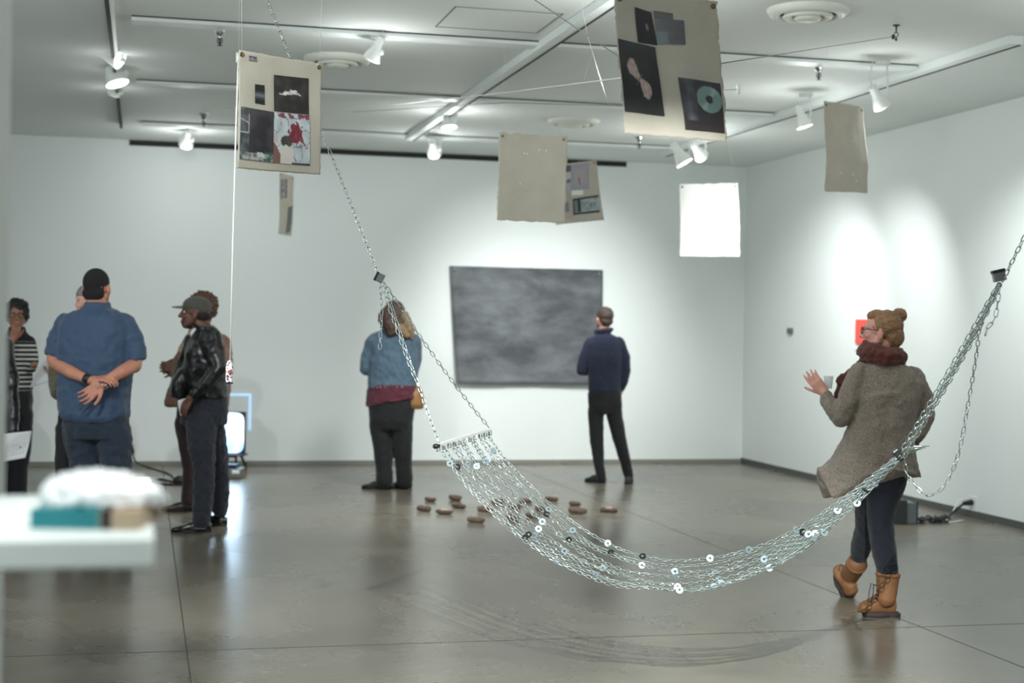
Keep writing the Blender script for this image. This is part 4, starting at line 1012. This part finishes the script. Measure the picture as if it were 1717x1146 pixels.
# ---- 5. person in brown coat behind him
p = Person('person in a brown coat and patterned scarf standing behind the cap wearer, arms folded', 335, 12.3, SKIN_D); P = p.P
CO = fabric('brown_coat', (106, 78, 66), .12, 30); MT = fabric('maroon_trousers', (40, 22, 24), .2, 20)
T = p.head(P(337, 518), 80, 2, .235); p.neck(T, P(342, 552), .052)
m = MB(); m.ell(T(0, -.02, .040), (.098, .115, .105), p.ax, 24, 16); m.ell(T(0, -.065, -.01), (.088, .06, .075), p.ax, 20, 12)
hb = m.build('hair', hairmat('curly_brown_hair', (84, 58, 42), .5, 60), p.root); vox(hb, .006, 0, .5, .05, .022)
p.torso('coat', [(330,364,556,.09,0), (314,376,566,.13,0), (302,385,590,.17,0), (296,387,620,.17,0), (284,386,650,.16,0), (277,384,672,.16,0), (275,382,683,.16,0)])
p.limb('coat', [(322,576,-.05), (306,605,-.10), (298,628,-.10)], [.075, .068, .058]); p.limb('coat', [(298,628,-.10), (290,622,-.04), (286,617,.0)], [.055, .047, .040])
p.limb('coat', [(372,576,.05), (378,605,.10), (376,630,.10)], [.07, .062, .054])
p.limb(None, [(288,619,-.05), (282,622,-.04)], [.032, .03]); p.hand(P(300, 617, -.10), -r0+UP*.05, f0, 1, .55, 1.15); p.hand(P(296, 606, -.08), -r0*.9-UP*.5, f0, 1, .6, 1.1)
LP = mat('leopard_scarf', (150, 132, 110), .9, noise_=.55, nscale=45, bump=.4, bscale=60, detail=1)
m = p.gar('scarf'); m.cap(P(327, 562, -.02), P(311, 590, -.10), .065, .06); m.cap(P(311, 590, -.10), P(305, 608, -.12), .06, .04); m.cap(P(330, 556, .0), P(355, 556, .05), .055, .05)
p.torso('trousers', [(300,372,672,.14,0), (296,372,695,.14,0), (300,368,715,.12,0)])
p.limb('trousers', [(313,710,0), (317,750,0), (321,790,0), (317,838,0)], [.10, .085, .070, .066]); p.limb('trousers', [(352,710,.06), (350,760,.1), (346,800,.1), (342,836,.1)], [.10, .08, .066, .062])
BS = mat('brown_leather_shoe', (54, 32, 26), .25)
p.foot(fl(322, 858), 4, .26, BS); p.foot(fl(352, 852), 4, .26, BS)
p.finish({'coat': CO, 'scarf': LP, 'trousers': MT}, vs={'coat': .011, 'trousers': .011}, disp={'scarf': (.03, .04)+(.0, .0), 'coat': (.03, .09, .008, .03)})

# ---- 6. large man in blue short-sleeved shirt, hands behind back
p = Person('broad man in a blue short-sleeved shirt and jeans with his hands clasped behind him', 160, 9.9, SKIN_T); P = p.P
BL = fabric('blue_shirt', (44, 66, 94), .06, 30, .15, 220, .7); JB = fabric('blue_jeans', (27, 40, 56), .3, 12, .4, 200)
T = p.head(P(162.5, 484), 186, 0, .252); p.neck(T, P(163, 518), .066)
m = MB(); m.ell(T(0, -.014, .036), (.083, .104, .094), p.ax, 24, 16); m.ell(T(0, -.058, -.03), (.074, .046, .055), p.ax, 22, 12)
hb = m.build('hair', mat('black_cropped_hair', (17, 16, 18), .9, noise_=.3, nscale=120, bump=.5, bscale=150), p.root); vox(hb, .005, 3)
p.torso('shirt', [(144,182,514,.09,0), (128,198,521,.12,0), (108,214,531,.15,0), (98,223,548,.17,0), (96,224,575,.185,0), (98,222,605,.19,0), (98,219,640,.19,0), (99,217,670,.19,0), (101,217,692,.19,0), (106,213,701,.185,0), (120,205,707,.17,0)], p=2.5)
m = p.gar('shirt'); m.tube([P(163+17.5*cos(2*pi*j/20), 512, 0)+f0*(.082*sin(2*pi*j/20)) for j in range(21)], .022, 10)
def cuff(name, a, b_, r1, r2): p.gar(name).tube([a, b_], [r1, r2], 20)
p.limb('shirt', [(111,545,0), (98,572,-.02)], [.078, .070]); cuff('shirt', P(98, 570, -.02), P(88, 599, -.04), .070, .064)
p.limb('shirt', [(210,545,0), (222,572,-.02)], [.080, .072]); cuff('shirt', P(222, 570, -.02), P(228, 606, -.04), .072, .068)
p.limb(None, [(98,572,-.02), (90,602,-.04), (93,610,-.06)], [.050, .046, .046]); p.limb(None, [P(94, 609, -.07), P(118, 624, -.19), P(150, 638, -.27)], [.047, .042, .028])
p.limb(None, [(222,572,-.02), (227,602,-.04), (225,614,-.07)], [.050, .046, .047]); p.limb(None, [P(225, 613, -.07), P(204, 624, -.20), P(176, 640, -.29)], [.048, .042, .028])
# left hand grips the right wrist from above, right hand hangs with palm to the camera
p.hand(P(151, 638, -.27), r0*.95+UP*.12-f0*.2, f0*.3-UP*.9, 1, .55, 1.15, .1, .3)
p.hand(P(174, 641, -.30), -r0*.72-UP*.62-f0*.1, -f0*.95-r0*.1, -1, .50, 1.2, .15, .5)
m = MB(); m.tube([P(143, 634, -.258), P(151, 638, -.272)], .0315, 18); m.build('black_wristband', RUBB, p.root)
bead = [mat('bead_'+nm, c_, .4) for nm, c_ in (('amber', (170, 110, 50)), ('blue', (50, 80, 140)), ('red', (150, 50, 40)), ('pale', (200, 190, 160)))]
br = empty('bead_bracelet', (0, 0, 0), None, None); br.parent = p.root; br.location = (0, 0, 0)
del_ = [k for k in br.keys()]
for off in (0, .014):
    ax_ = (P(164, 650, -.31)-P(180, 637, -.29)).normalized(); cc = P(174, 643, -.298)-ax_*.0+ax_*off; xx = ax_.orthogonal().normalized(); yy = ax_.cross(xx)
    for j in range(14):
        a_ = 2*pi*j/14; MB().ell(cc+xx*(.033*cos(a_))+yy*(.033*sin(a_)), (.0075,)*3, n=8, m=6).build('bead', bead[(j*3+int(off*100)) % 4], br)
p.torso('jeans', [(108,214,690,.16,0), (105,216,712,.165,0), (107,217,735,.15,0)])
p.limb('jeans', [(136,730,0), (140,765,0), (143,805,0), (145,860,0), (147,905,0)], [.122, .104, .086, .078, .072]); p.limb('jeans', [(190,730,0), (194,765,0), (199,805,0), (202,860,0), (204,905,0)], [.122, .104, .086, .080, .074])
p.foot(fl(146, 926), -90, .28, mat('brown_shoe', (70, 52, 40), .5)); p.foot(fl(206, 926), -95, .28, mat('brown_shoe', (70, 52, 40), .5))
p.finish({'shirt': BL, 'jeans': JB}, disp={'shirt': (.032, .10, .006, .03), 'jeans': (.022, .05, .006, .03)})

# ---- 7. bearded man mostly hidden behind the blue shirt
p = Person('person in an olive jacket and black trousers almost hidden behind the blue shirt', 140, 10.9, SKIN_L); P = p.P
OL = fabric('olive_jacket', (92, 86, 70), .12, 30)
T = p.head(P(146, 507), 10, 0, .235); p.neck(T, P(145, 535), .055)
m = MB(); m.ell(T(0, -.016, .045), (.082, .10, .085), p.ax, 22, 14); hb = m.build('hair', hairmat('grey_hair', (120, 116, 112)), p.root); vox(hb, .006, 2)
p.torso('jacket', [(126,166,540,.08,0), (106,186,552,.12,0), (98,192,580,.14,0), (98,190,630,.14,0), (96,188,670,.14,0), (98,186,690,.14,0)])
p.limb('jacket', [(106,565,0), (94,610,0), (92,640,0)], [.062, .055, .05]); p.limb('jacket', [(92,640,0), (95,660,-.10), (110,655,-.2)], [.05, .045, .038])
p.limb('jacket', [(184,565,0), (192,600,0), (190,635,0)], [.062, .055, .05])
p.hand(P(112, 655, -.22), r0, UP, 1, .5); p.hand(P(190, 640, 0), -UP, -r0, 1, .4)
p.torso('trousers', [(100,184,682,.12,0), (98,186,705,.13,0), (100,186,725,.12,0)])
p.limb('trousers', [(114,720,0), (111,770,0), (110,820,0), (112,875,0)], [.092, .080, .072, .068]); p.limb('trousers', [(172,720,0), (174,770,0), (173,820,0), (172,875,0)], [.09, .076, .068, .066])
p.foot(fl(112, 890), 90, .26, SK); p.foot(fl(173, 890), 90, .26, SK)
p.finish({'jacket': OL, 'trousers': BK}, vs={'jacket': .012, 'trousers': .012})

# ---- 8. woman with glasses and striped sweater
p = Person('woman with glasses and striped black and white sweater, hand at her chin, far left', 34, 12.1, SKIN_B); P = p.P
ST = mat('striped_knit', (22, 22, 26), .9)
nt = ST.node_tree; b = nt.nodes['Principled BSDF']; tc = nt.nodes['Texture Coordinate']
sx = nt.nodes.new('ShaderNodeSeparateXYZ'); nt.links.new(tc.outputs['Object'], sx.inputs[0])
mm = nt.nodes.new('ShaderNodeMath'); mm.operation = 'MODULO'; mm.inputs[1].default_value = .036; nt.links.new(sx.outputs['Z'], mm.inputs[0])
gt = nt.nodes.new('ShaderNodeMath'); gt.operation = 'LESS_THAN'; gt.inputs[1].default_value = .015; nt.links.new(mm.outputs[0], gt.inputs[0])
lt = nt.nodes.new('ShaderNodeMath'); lt.operation = 'LESS_THAN'; lt.inputs[1].default_value = 1.37; nt.links.new(sx.outputs['Z'], lt.inputs[0])
mu = nt.nodes.new('ShaderNodeMath'); mu.operation = 'MULTIPLY'; nt.links.new(gt.outputs[0], mu.inputs[0]); nt.links.new(lt.outputs[0], mu.inputs[1])
mx = nt.nodes.new('ShaderNodeMix'); mx.data_type = 'RGBA'; mx.inputs[6].default_value = (*lin((22, 22, 26)), 1); mx.inputs[7].default_value = (*lin((190, 190, 184)), 1)
nt.links.new(mu.outputs[0], mx.inputs[0]); nt.links.new(mx.outputs[2], b.inputs['Base Color'])
T = p.head(P(28, 528), -18, -4, .225); p.neck(T, P(28, 562), .048)
m = MB(); m.ell(T(0, -.024, .040), (.090, .100, .094), p.ax, 24, 16); m.ell(T(.062, -.02, -.01), (.036, .055, .055), p.ax, 18, 12); m.ell(T(-.062, -.02, -.01), (.036, .055, .055), p.ax, 18, 12); m.ell(T(.03, .03, .090), (.06, .05, .03), p.ax, 16, 10)
hb = m.build('hair', hairmat('black_curly_hair', (18, 17, 18)), p.root); vox(hb, .006, 0, .5, .035, .025)
m = MB()
for s_ in (-1, 1):
    cc = T(s_*.033, .098, .004); m.tube([cc+p.ax[0]*(.025*cos(2*pi*j/18))+p.ax[2]*(.019*sin(2*pi*j/18)) for j in range(19)], .0026, 6)
    m.tube([T(s_*.058, .095, .010), T(s_*.079, .04, .010), T(s_*.082, -.02, .004)], .0022, 6)
m.tube([T(-.010, .100, .008), T(0, .103, .010), T(.010, .100, .008)], .0022, 6); m.build('glasses', GLM, p.root)
p.torso('sweater', [(18,38,553,.065,0), (6,48,562,.10,0), (2,53,575,.12,0), (3,54,600,.12,0), (4,53,625,.115,0), (3,54,655,.12,0)])
m = p.gar('sweater'); m.tube([P(28+10*cos(2*pi*j/16), 553, 0)+f0*(.06*sin(2*pi*j/16)) for j in range(17)], .026, 10)
p.limb('sweater', [(8,575,0), (3,600,-.05), (6,612,-.12)], [.058, .052, .046]); p.limb('sweater', [(6,612,-.12), (12,592,-.16), (18,578,-.17)], [.046, .04, .034])
p.limb(None, [(18,578,-.17), (21,571,-.17)], [.026, .025]); p.hand(P(20, 573, -.17), UP+r0*.35, -r0*.7+f0*.7, -1, .75, 1.05)
p.limb('sweater', [(48,575,0), (54,598,-.02), (55,615,-.05)], [.056, .050, .044]); p.limb('sweater', [(55,615,-.05), (52,618,-.14), (55,614,-.2)], [.044, .038, .033])
p.limb(None, [(55,614,-.2), (58,612,-.24)], [.026, .025]); p.hand(P(56, 613, -.23), r0*.8-f0*.2, -f0*.2-UP*.8, 1, .7, 1.0)
p.torso('trousers', [(6,52,648,.11,0), (4,54,675,.12,0), (6,50,700,.11,0)])
p.limb('trousers', [(17,695,0), (16,745,0), (15,800,0), (16,845,0)], [.088, .078, .068, .068]); p.limb('trousers', [(38,695,0), (37,745,0), (33,795,.0), (31,845,0)], [.086, .074, .062, .066])
p.foot(fl(32, 858)+f0*.1, 130, .24, SK); p.foot(fl(14, 858)+f0*.1, 90, .24, SK)
p.finish({'sweater': ST, 'trousers': BK}, vs={'sweater': .009, 'trousers': .011})
held([P(66, 604, -.30), P(87, 600, -.28), P(82, 640, -.26), P(50, 652, -.26)], 'white sheet of paper held out by the woman in the striped sweater')

# ---- 9. person in black jacket at the left edge
p = Person('person in a black jacket at the left edge, only the sleeve and hand showing', -8, 11.0, SKIN_B); P = p.P
T = p.head(P(-16, 520), 20, 0, .235); p.neck(T, P(-16, 550), .055)
m = MB(); m.ell(T(0, -.016, .04), (.085, .10, .09), p.ax, 22, 14); hb = m.build('hair', hairmat('dark_hair', (30, 26, 26)), p.root); vox(hb, .006, 2)
p.torso('jacket', [(-36,4,556,.08,0), (-48,14,568,.12,0), (-52,18,600,.14,0), (-50,18,660,.14,0), (-50,18,710,.14,0)])
p.limb('jacket', [(8,580,0), (16,630,-.02), (19,660,-.03)], [.066, .060, .056]); p.limb('jacket', [(19,660,-.03), (21,690,-.06), (20,722,-.08)], [.056, .050, .042])
p.limb('jacket', [(-44,580,0), (-54,630,0), (-50,680,0)], [.062, .056, .045]); p.hand(P(-50, 690, 0), -UP, r0, 1, .4)
p.limb(None, [(20,722,-.08), (21,728,-.09)], [.028, .026]); p.hand(P(20, 726, -.09), r0*.65-UP*.6-f0*.1, r0*.2-f0*.2-UP*.6, 1, .6, 1.05)
p.torso('trousers', [(-50,14,700,.12,0), (-50,14,725,.12,0)]); p.limb('trousers', [(-34,720,0), (-32,800,0), (-32,875,0)], [.09, .07, .065]); p.limb('trousers', [(-2,720,0), (-4,800,0), (-4,875,0)], [.09, .07, .065])
p.foot(fl(-32, 888), 90, .26, SK); p.foot(fl(-4, 888), 90, .26, SK)
p.finish({'jacket': LE, 'trousers': BK}, vs={'jacket': .011, 'trousers': .012}, disp={'jacket': (.03, .12, .004, .03)})
held([P(4, 728, -.16), P(53, 723, -.16), P(43, 768, -.16), P(0, 776, -.16)], 'white printed sheet held low by the person in black at the left edge', lines=True)

# ------------------------------------------------------------ clay rolls on the floor
CL = mat('brown_clay', (92, 74, 62), .8, noise_=.3, nscale=30, bump=.5, bscale=50)
CLP = mat('pale_clay', (190, 176, 160), .8)
rolls = [(710, 856, 22, 8, 'dark clay roll on the floor, leftmost of the group'), (721, 840, 17, 6, 'short clay roll near the left end, behind the leftmost one'),
 (763, 838, 19, 5, 'clay roll at the back left, close to a slightly nearer one'), (769, 851, 24, 12, 'clay roll just in front of the back left one'),
 (745, 861, 27, 6, 'clay roll with a pale top patch at left, in front of the others'), (798, 875, 28, 8, 'long clay roll nearest the viewer at left of the hammock'),
 (813, 857, 23, 4, 'clay roll just left of the hammock strands'), (835, 843, 24, -14, 'clay roll behind the hammock strands, leftmost of those at the back'),
 (862, 852, 20, 10, 'clay roll seen through the middle of the hammock'), (860, 870, 20, 12, 'nearest clay roll seen through the hammock strands'),
 (880, 842, 24, -10, 'clay roll seen behind the washers on the hammock'), (909, 855, 22, -6, 'clay roll under the right rows of the hammock'),
 (893, 866, 22, -8, 'darker clay roll behind the right hammock rows, nearer the viewer'), (924, 839, 21, 6, 'clay roll just right of the hammock at the back'), 
 (964, 847, 19, 10, 'short bent clay roll at right, behind a longer one'), (969, 860, 27, 6, 'long clay roll at right in front of a short one'), (1021, 858, 27, 6, 'dark clay roll lying apart at the far right of the group')]
for i, (x, y, w_, tl, lb) in enumerate(rolls):
    c = fl(x, y+2); D_ = (c-CP).dot(fw); L = w_*1.12*D_/F; rnd = random.Random(i); rr = .0235+rnd.uniform(-.003, .003)
    d = (r0*cos(radians(10))-f0*(sin(radians(tl*3)))).normalized(); c = c+UP*rr*.9
    m = MB(); bend = rnd.uniform(-.015, .015); q = f0*bend
    pts = [c+d*(L*(k/8-.5))+q*(1-(k/4-1)**2)+UP*(.002*sin(k)) for k in range(9)]
    m.tube(pts, [rr*v for v in (.62, .88, .97, 1, 1.04, 1, .96, .9, .66)], 14)
    m.ell(pts[2]+UP*.008, (.02, .02, .014)); 
    t = empty('clay_roll', (c.x, c.y, 0), lb, 'clay sculpture', 'brown clay rolls scattered on the floor')
    o = m.build('roll', CL, t); vox(o, .005, 1, .5, .014, .03)
    if i in (4, 16): MB().ell(c+UP*rr*.80-f0*.006, (L*.22, .012, .008)).build('pale_patch', CLP, t)

# ------------------------------------------------------------ glowing television and cart
def yb(px, py, y): return ony(px, py, y)
TD = 15.6; c = at(378, 726, TD); s_ = TD/F
t = empty('television', (c.x, c.y, c.z-.3), 'glowing old television screen with pale blue light behind the cap wearer', 'television')
gm = mat('screen_glow', (210, 225, 240), .3); nt = gm.node_tree; b = nt.nodes['Principled BSDF']; tc = nt.nodes['Texture Coordinate']
nn = nt.nodes.new('ShaderNodeTexNoise'); nn.inputs['Scale'].default_value = 5; nn.inputs['Detail'].default_value = 2; nt.links.new(tc.outputs['Object'], nn.inputs['Vector'])
rp = nt.nodes.new('ShaderNodeValToRGB'); e = rp.color_ramp.elements; e[0].position = .38; e[0].color = (*lin((120, 175, 245)), 1); e[1].position = .6; e[1].color = (*lin((250, 252, 255)), 1)
nt.links.new(nn.outputs['Fac'], rp.inputs['Fac']); nt.links.new(rp.outputs['Color'], b.inputs['Emission Color']); b.inputs['Emission Strength'].default_value = 2.2
hw, hh = 31*s_, 34*s_
m = MB(); R_ = []
for k, (g_, z) in enumerate(((1.0, 0), (1, .01), (.93, .022), (.7, .03), (.3, .034))):
    R_.append([c-f0*z+r0*(hw*g_*abs(cos(2*pi*j/40))**.35*(1 if cos(2*pi*j/40) > 0 else -1))+UP*(hh*g_*abs(sin(2*pi*j/40))**.35*(1 if sin(2*pi*j/40) > 0 else -1)) for j in range(40)])
m.rings(R_).build('screen', gm, t)
TVB = mat('dark_tv_case', (36, 38, 42), .5)
m = MB(); R_ = []
for g_, z in ((1.0, 0), (1.0, .10), (.75, .30), (.5, .36)):
    R_.append([c+f0*z+r0*(hw*1.02*g_*sx_)+UP*(hh*1.02*g_*sy_) for sx_, sy_ in ((-1,-1), (1,-1), (1,1), (-1,1))])
m.rings(R_).build('tube_case', TVB, t, False)
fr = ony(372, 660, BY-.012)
t = empty('wall_light_leak', ony(395, 700, BY-.012), 'thin pale blue outline of light leaking onto the back wall above the television', 'light')
FG = mat('pale_blue_glow', (190, 215, 240), .5, emit=(165, 205, 250), estr=.75)  # emissive strips stand in for light leaking onto the wall
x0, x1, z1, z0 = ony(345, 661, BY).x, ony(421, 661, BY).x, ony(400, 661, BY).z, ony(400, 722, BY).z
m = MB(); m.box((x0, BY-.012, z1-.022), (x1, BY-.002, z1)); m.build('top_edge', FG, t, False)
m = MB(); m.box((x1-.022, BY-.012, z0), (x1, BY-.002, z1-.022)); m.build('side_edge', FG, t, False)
cb = fl(385, 797); t = empty('media_cart', cb, 'low cart with red crossbar, black struts and electronics under the glowing screen', 'cart')
RED = mat('red_bar', (170, 60, 58), .5); ORG = mat('orange_clamp', (200, 96, 30), .5)
Q = lambda x, y, dd=0: at(x, y, TD+dd)
MB().obox(Q(380, 765.5), r0, f0, UP, .10, .012, .012).build('crossbar', RED, t, False)
for x in (350, 396): MB().tube([Q(x, 763), Q(x-1, 790, -.1)], .012, 8).build('strut', RUBB, t)
MB().tube([Q(404, 764), Q(409, 776, 0), Q(411, 790, -.1)], .013, 8).build('strut', RUBB, t)
MB().obox(Q(380, 762.5), r0, f0, UP, .20, .12, .006).build('tray', TVB, t, False)
m = MB(); m.obox(fl(389, 801)+UP*.05, r0, f0, UP, .11, .14, .045); o = m.build('player', mat('grey_electronics', (110, 112, 108), .4), t, False); bevel(o, .006)
MB().obox(fl(386, 801)+UP*.115, r0, f0, UP, .075, .09, .02).build('top_box', mat('blue_black_box', (30, 44, 66), .3), t, False)
MB().obox(fl(395, 806)+UP*.02+UP*.06, r0, f0, UP, .035, .02, .014).build('white_plug', LAMPW, t, False)
for px_ in (311, 411):
    q = fl(px_, 795); m = MB(); m.obox(q+UP*.045, r0, f0, UP, .017, .012, .045); m.build('clamp', ORG, t, False)
    MB().obox(q+UP*.085+r0*.004, r0, f0, UP, .013, .015, .03).build('clamp_jaw', RUBB, t, False)
tl = bpy.data.lights.new('television_glow', 'AREA'); tl.energy = 9; tl.size = .35; tl.color = (.55, .78, 1.0)
to = bpy.data.objects.new('television_glow', tl); COL.objects.link(to); to.location = c-f0*.06; to.rotation_euler = (-f0-UP*.5).to_track_quat('-Z', 'Y').to_euler()
# cables, adapters and outlets
def cable(pts, r, m, label, loc=None): 
    pts = [Vector(q) for q in pts]; return tag(MB().tube(spline(pts, 6), r, 6).build('power_cable', m, loc=pts[0]), label, 'cable')
oc = ony(213, 742, BY)
t = empty('wall_outlet', (oc.x, BY-.001, oc.z), 'white power outlet with a black plug low on the back wall at left', 'outlet')
MB().box((oc.x-.035, BY-.008, oc.z-.13), (oc.x+.05, BY-.001, oc.z+.06)).build('cover_plate', WALL, t, False)
MB().cap((oc.x+.03, BY-.03, oc.z-.02), (oc.x+.06, BY-.05, oc.z-.10), .028, .02).build('plug', RUBB, t)
g = lambda x, y: fl(x, y)+UP*.009
cable([(oc.x+.06, BY-.05, oc.z-.10), g(228, 783)+UP*.04, g(250, 786), g(280, 795), g(291, 803), g(293, 809)], .009, RUBB, 'black cable running from the left outlet along the floor to an adapter')
cable([g(300, 812), g(270, 806), g(256, 809), g(262, 813), g(300, 815), g(330, 814)], .011, RUBB, 'thick dark cable looping on the floor left of the adapter')
c = fl(303, 812); m = MB(); m.ell(c+UP*.035, (.075, .06, .05)); m.ell(c+UP*.035+r0*.05, (.06, .05, .045)); o = m.build('power_adapter', mat('dark_green_adapter', (26, 36, 36), .4), loc=c); vox(o, .006, 3); tag(o, 'dark rounded power adapter on the floor behind the brown shoes', 'adapter')
# right side: black box, cable heap, outlet
c = fl(1508, 877); c2 = c
t = empty('speaker_box', c, 'dark grey box with a lighter side on the floor behind the walking woman', 'equipment')
DB = mat('dark_box', (46, 50, 50), .5); GB = mat('grey_panel', (96, 104, 108), .5)
m = MB(); m.obox(c-r0*.03+UP*.10, r0, f0, UP, .06, .13, .10); bevel(m.build('case', DB, t, False), .008)
m = MB(); m.obox(c+r0*.07+UP*.09, r0, f0, UP, .04, .11, .085); m.build('side_panel', GB, t, False)
MB().obox(c+r0*.115+UP*.095, r0, f0, UP, .006, .115, .092).build('end_plate', DB, t, False)
MB().obox(c-r0*.05+UP*.215, r0, f0, UP, .035, .09, .018).build('handle', DB, t, False)
rnd = random.Random(4)
for k in range(6):
    pts = []; x = 1530
    for i in range(12): pts.append(fl(x+i*5.4+rnd.uniform(-6, 6), 875+rnd.uniform(-3.5, 4))+UP*(.012+rnd.uniform(0, .03)))
    cable(pts, .0075, RUBB if k % 2 else STEELD, 'dark cable tangled in the heap beside the grey box')['group'] = 'tangled cables by the grey box'
ow = onx(1633, 843, RX); 
t = empty('wall_outlet', (RX-.001, ow.y, ow.z), 'white power outlet with a black plug low on the right wall', 'outlet')
MB().box((RX-.01, ow.y-.06, ow.z-.10), (RX-.001, ow.y+.06, ow.z+.05)).build('cover_plate', WALL, t, False)
MB().cap((RX-.03, ow.y, ow.z), (RX-.08, ow.y+.02, ow.z-.01), .026, .018).build('plug', RUBB, t)
cable([(RX-.08, ow.y+.02, ow.z-.01), onx(1612, 848, RX-.12), onx(1600, 858, RX-.2), fl(1590, 874)+UP*.03, fl(1584, 877)+UP*.01], .010, RUBB, 'black cable dropping from the right outlet to the cable heap')
cable([(RX-.05, ow.y+.02, ow.z+.03), onx(1608, 840, RX-.12), onx(1598, 858, RX-.2), fl(1587, 878)+UP*.01, fl(1615, 875)+UP*.01], .006, CORDW, 'white thin cable dropping beside the black one at the right outlet')

# ------------------------------------------------------------ things on the right wall
def wallrect(name, x0, y0, x1, y1, th, m, label, cat, part='panel'):
    a = onx(x0, (y0+y1)/2, RX); b_ = onx(x1, (y0+y1)/2, RX); cpx = (x0+x1)/2; zt = onx(cpx, y0, RX).z; zb = onx(cpx, y1, RX).z
    c = Vector((RX, (a.y+b_.y)/2, (zt+zb)/2)); o = MB().box((RX-th, b_.y, zb), (RX-.001, a.y, zt)).build(name, m, smooth=False, loc=c); return tag(o, label, cat)
wallrect('red_print', 1437, 536, 1466, 577, .02, mat('red_ink', (226, 84, 74), .7), 'bright red unframed print on the right wall beside the face of the woman in taupe', 'artwork')
wallrect('wall_label', 1435, 586, 1450, 589.5, .012, mat('label_card', (190, 196, 196), .7), 'tiny pale label card on the right wall just under the red print', 'label')
wallrect('thermostat', 1323.5, 550.5, 1330, 560, .03, mat('thermostat_grey', (92, 98, 98), .5), 'small square grey wall control alone on the right wall', 'thermostat')

# ------------------------------------------------------------ near shelf at lower left with wrapped object
sx1 = at(256, 905, 1.95); z_ = at(130, 905, 1.72).z
t = empty('wall_shelf', (pc.x+.1, 1.9, z_), 'white shelf sticking out of the near wall at lower left, out of focus', 'shelf')
ynear, yfar = at(130, 905, 1.72).y, at(130, 872, 2.28).y
o = MB().box((pc.x-.01, ynear, z_-.034), (sx1.x, 2.25, z_)).build('board', mat('shelf_white', (214, 222, 220), .5), t, False); bevel(o, .003)
MB().box((pc.x+.001, ynear+.05, z_-.09), (pc.x+.02, 2.2, z_-.034)).build('bracket', TRK, t, False)
Dn = 1.80
q = lambda x, y, dd=0: at(x, y, Dn+dd)
c = q(135, 893); c.z = z_
t = empty('booklet', c, 'teal and blue booklet with tan end lying on the near shelf', 'book')
tz = z_+.012
a, b_ = q(50, 893), q(166, 893); b3 = q(232, 893); dy = f0*.13
m = MB(); m.obox((a+b_)/2*1.0+dy*.5+UP*(tz-((a+b_)/2).z), r0, f0, UP, (b_-a).length/2, .065, .011)
TEAL = mat('teal_cover', (26, 116, 124), .4, noise_=.5, nscale=5); m.build('cover', TEAL, t, False)
m = MB(); m.obox((b_+b3)/2+dy*.5+UP*(tz-((b_+b3)/2).z), r0, f0, UP, (b3-b_).length/2, .065, .011); o = m.build('tan_end', mat('tan_card', (176, 156, 132), .7), t, False)
MB().obox(b_+r0*.008+dy*.5+UP*(tz-b_.z), r0, f0, UP, .006, .0655, .0115).build('dark_band', RUBB, t, False)
PL = mat('crumpled_white_plastic', (245, 248, 250), .12, spec=.8, coat=.6)
m = MB(); cc = q(140, 868); base = z_+.024
m.loft([(Vector((cc.x, cc.y, base))+dy*.6, .075, .062), (Vector((cc.x, cc.y, base+.018))+dy*.6, .07, .06), (Vector((cc.x-.01, cc.y, base+.032))+dy*.6, .045, .04), (Vector((cc.x-.012, cc.y, base+.038))+dy*.6, .02, .02)], p=2.6)
o = m.build('plastic_bag', PL, loc=Vector((cc.x, cc.y, base))+dy*.6); vox(o, .003, 2, .5, .02, .03, .008, .012)
tag(o, 'crumpled shiny clear plastic bag heaped on the teal booklet on the near shelf', 'plastic bag')
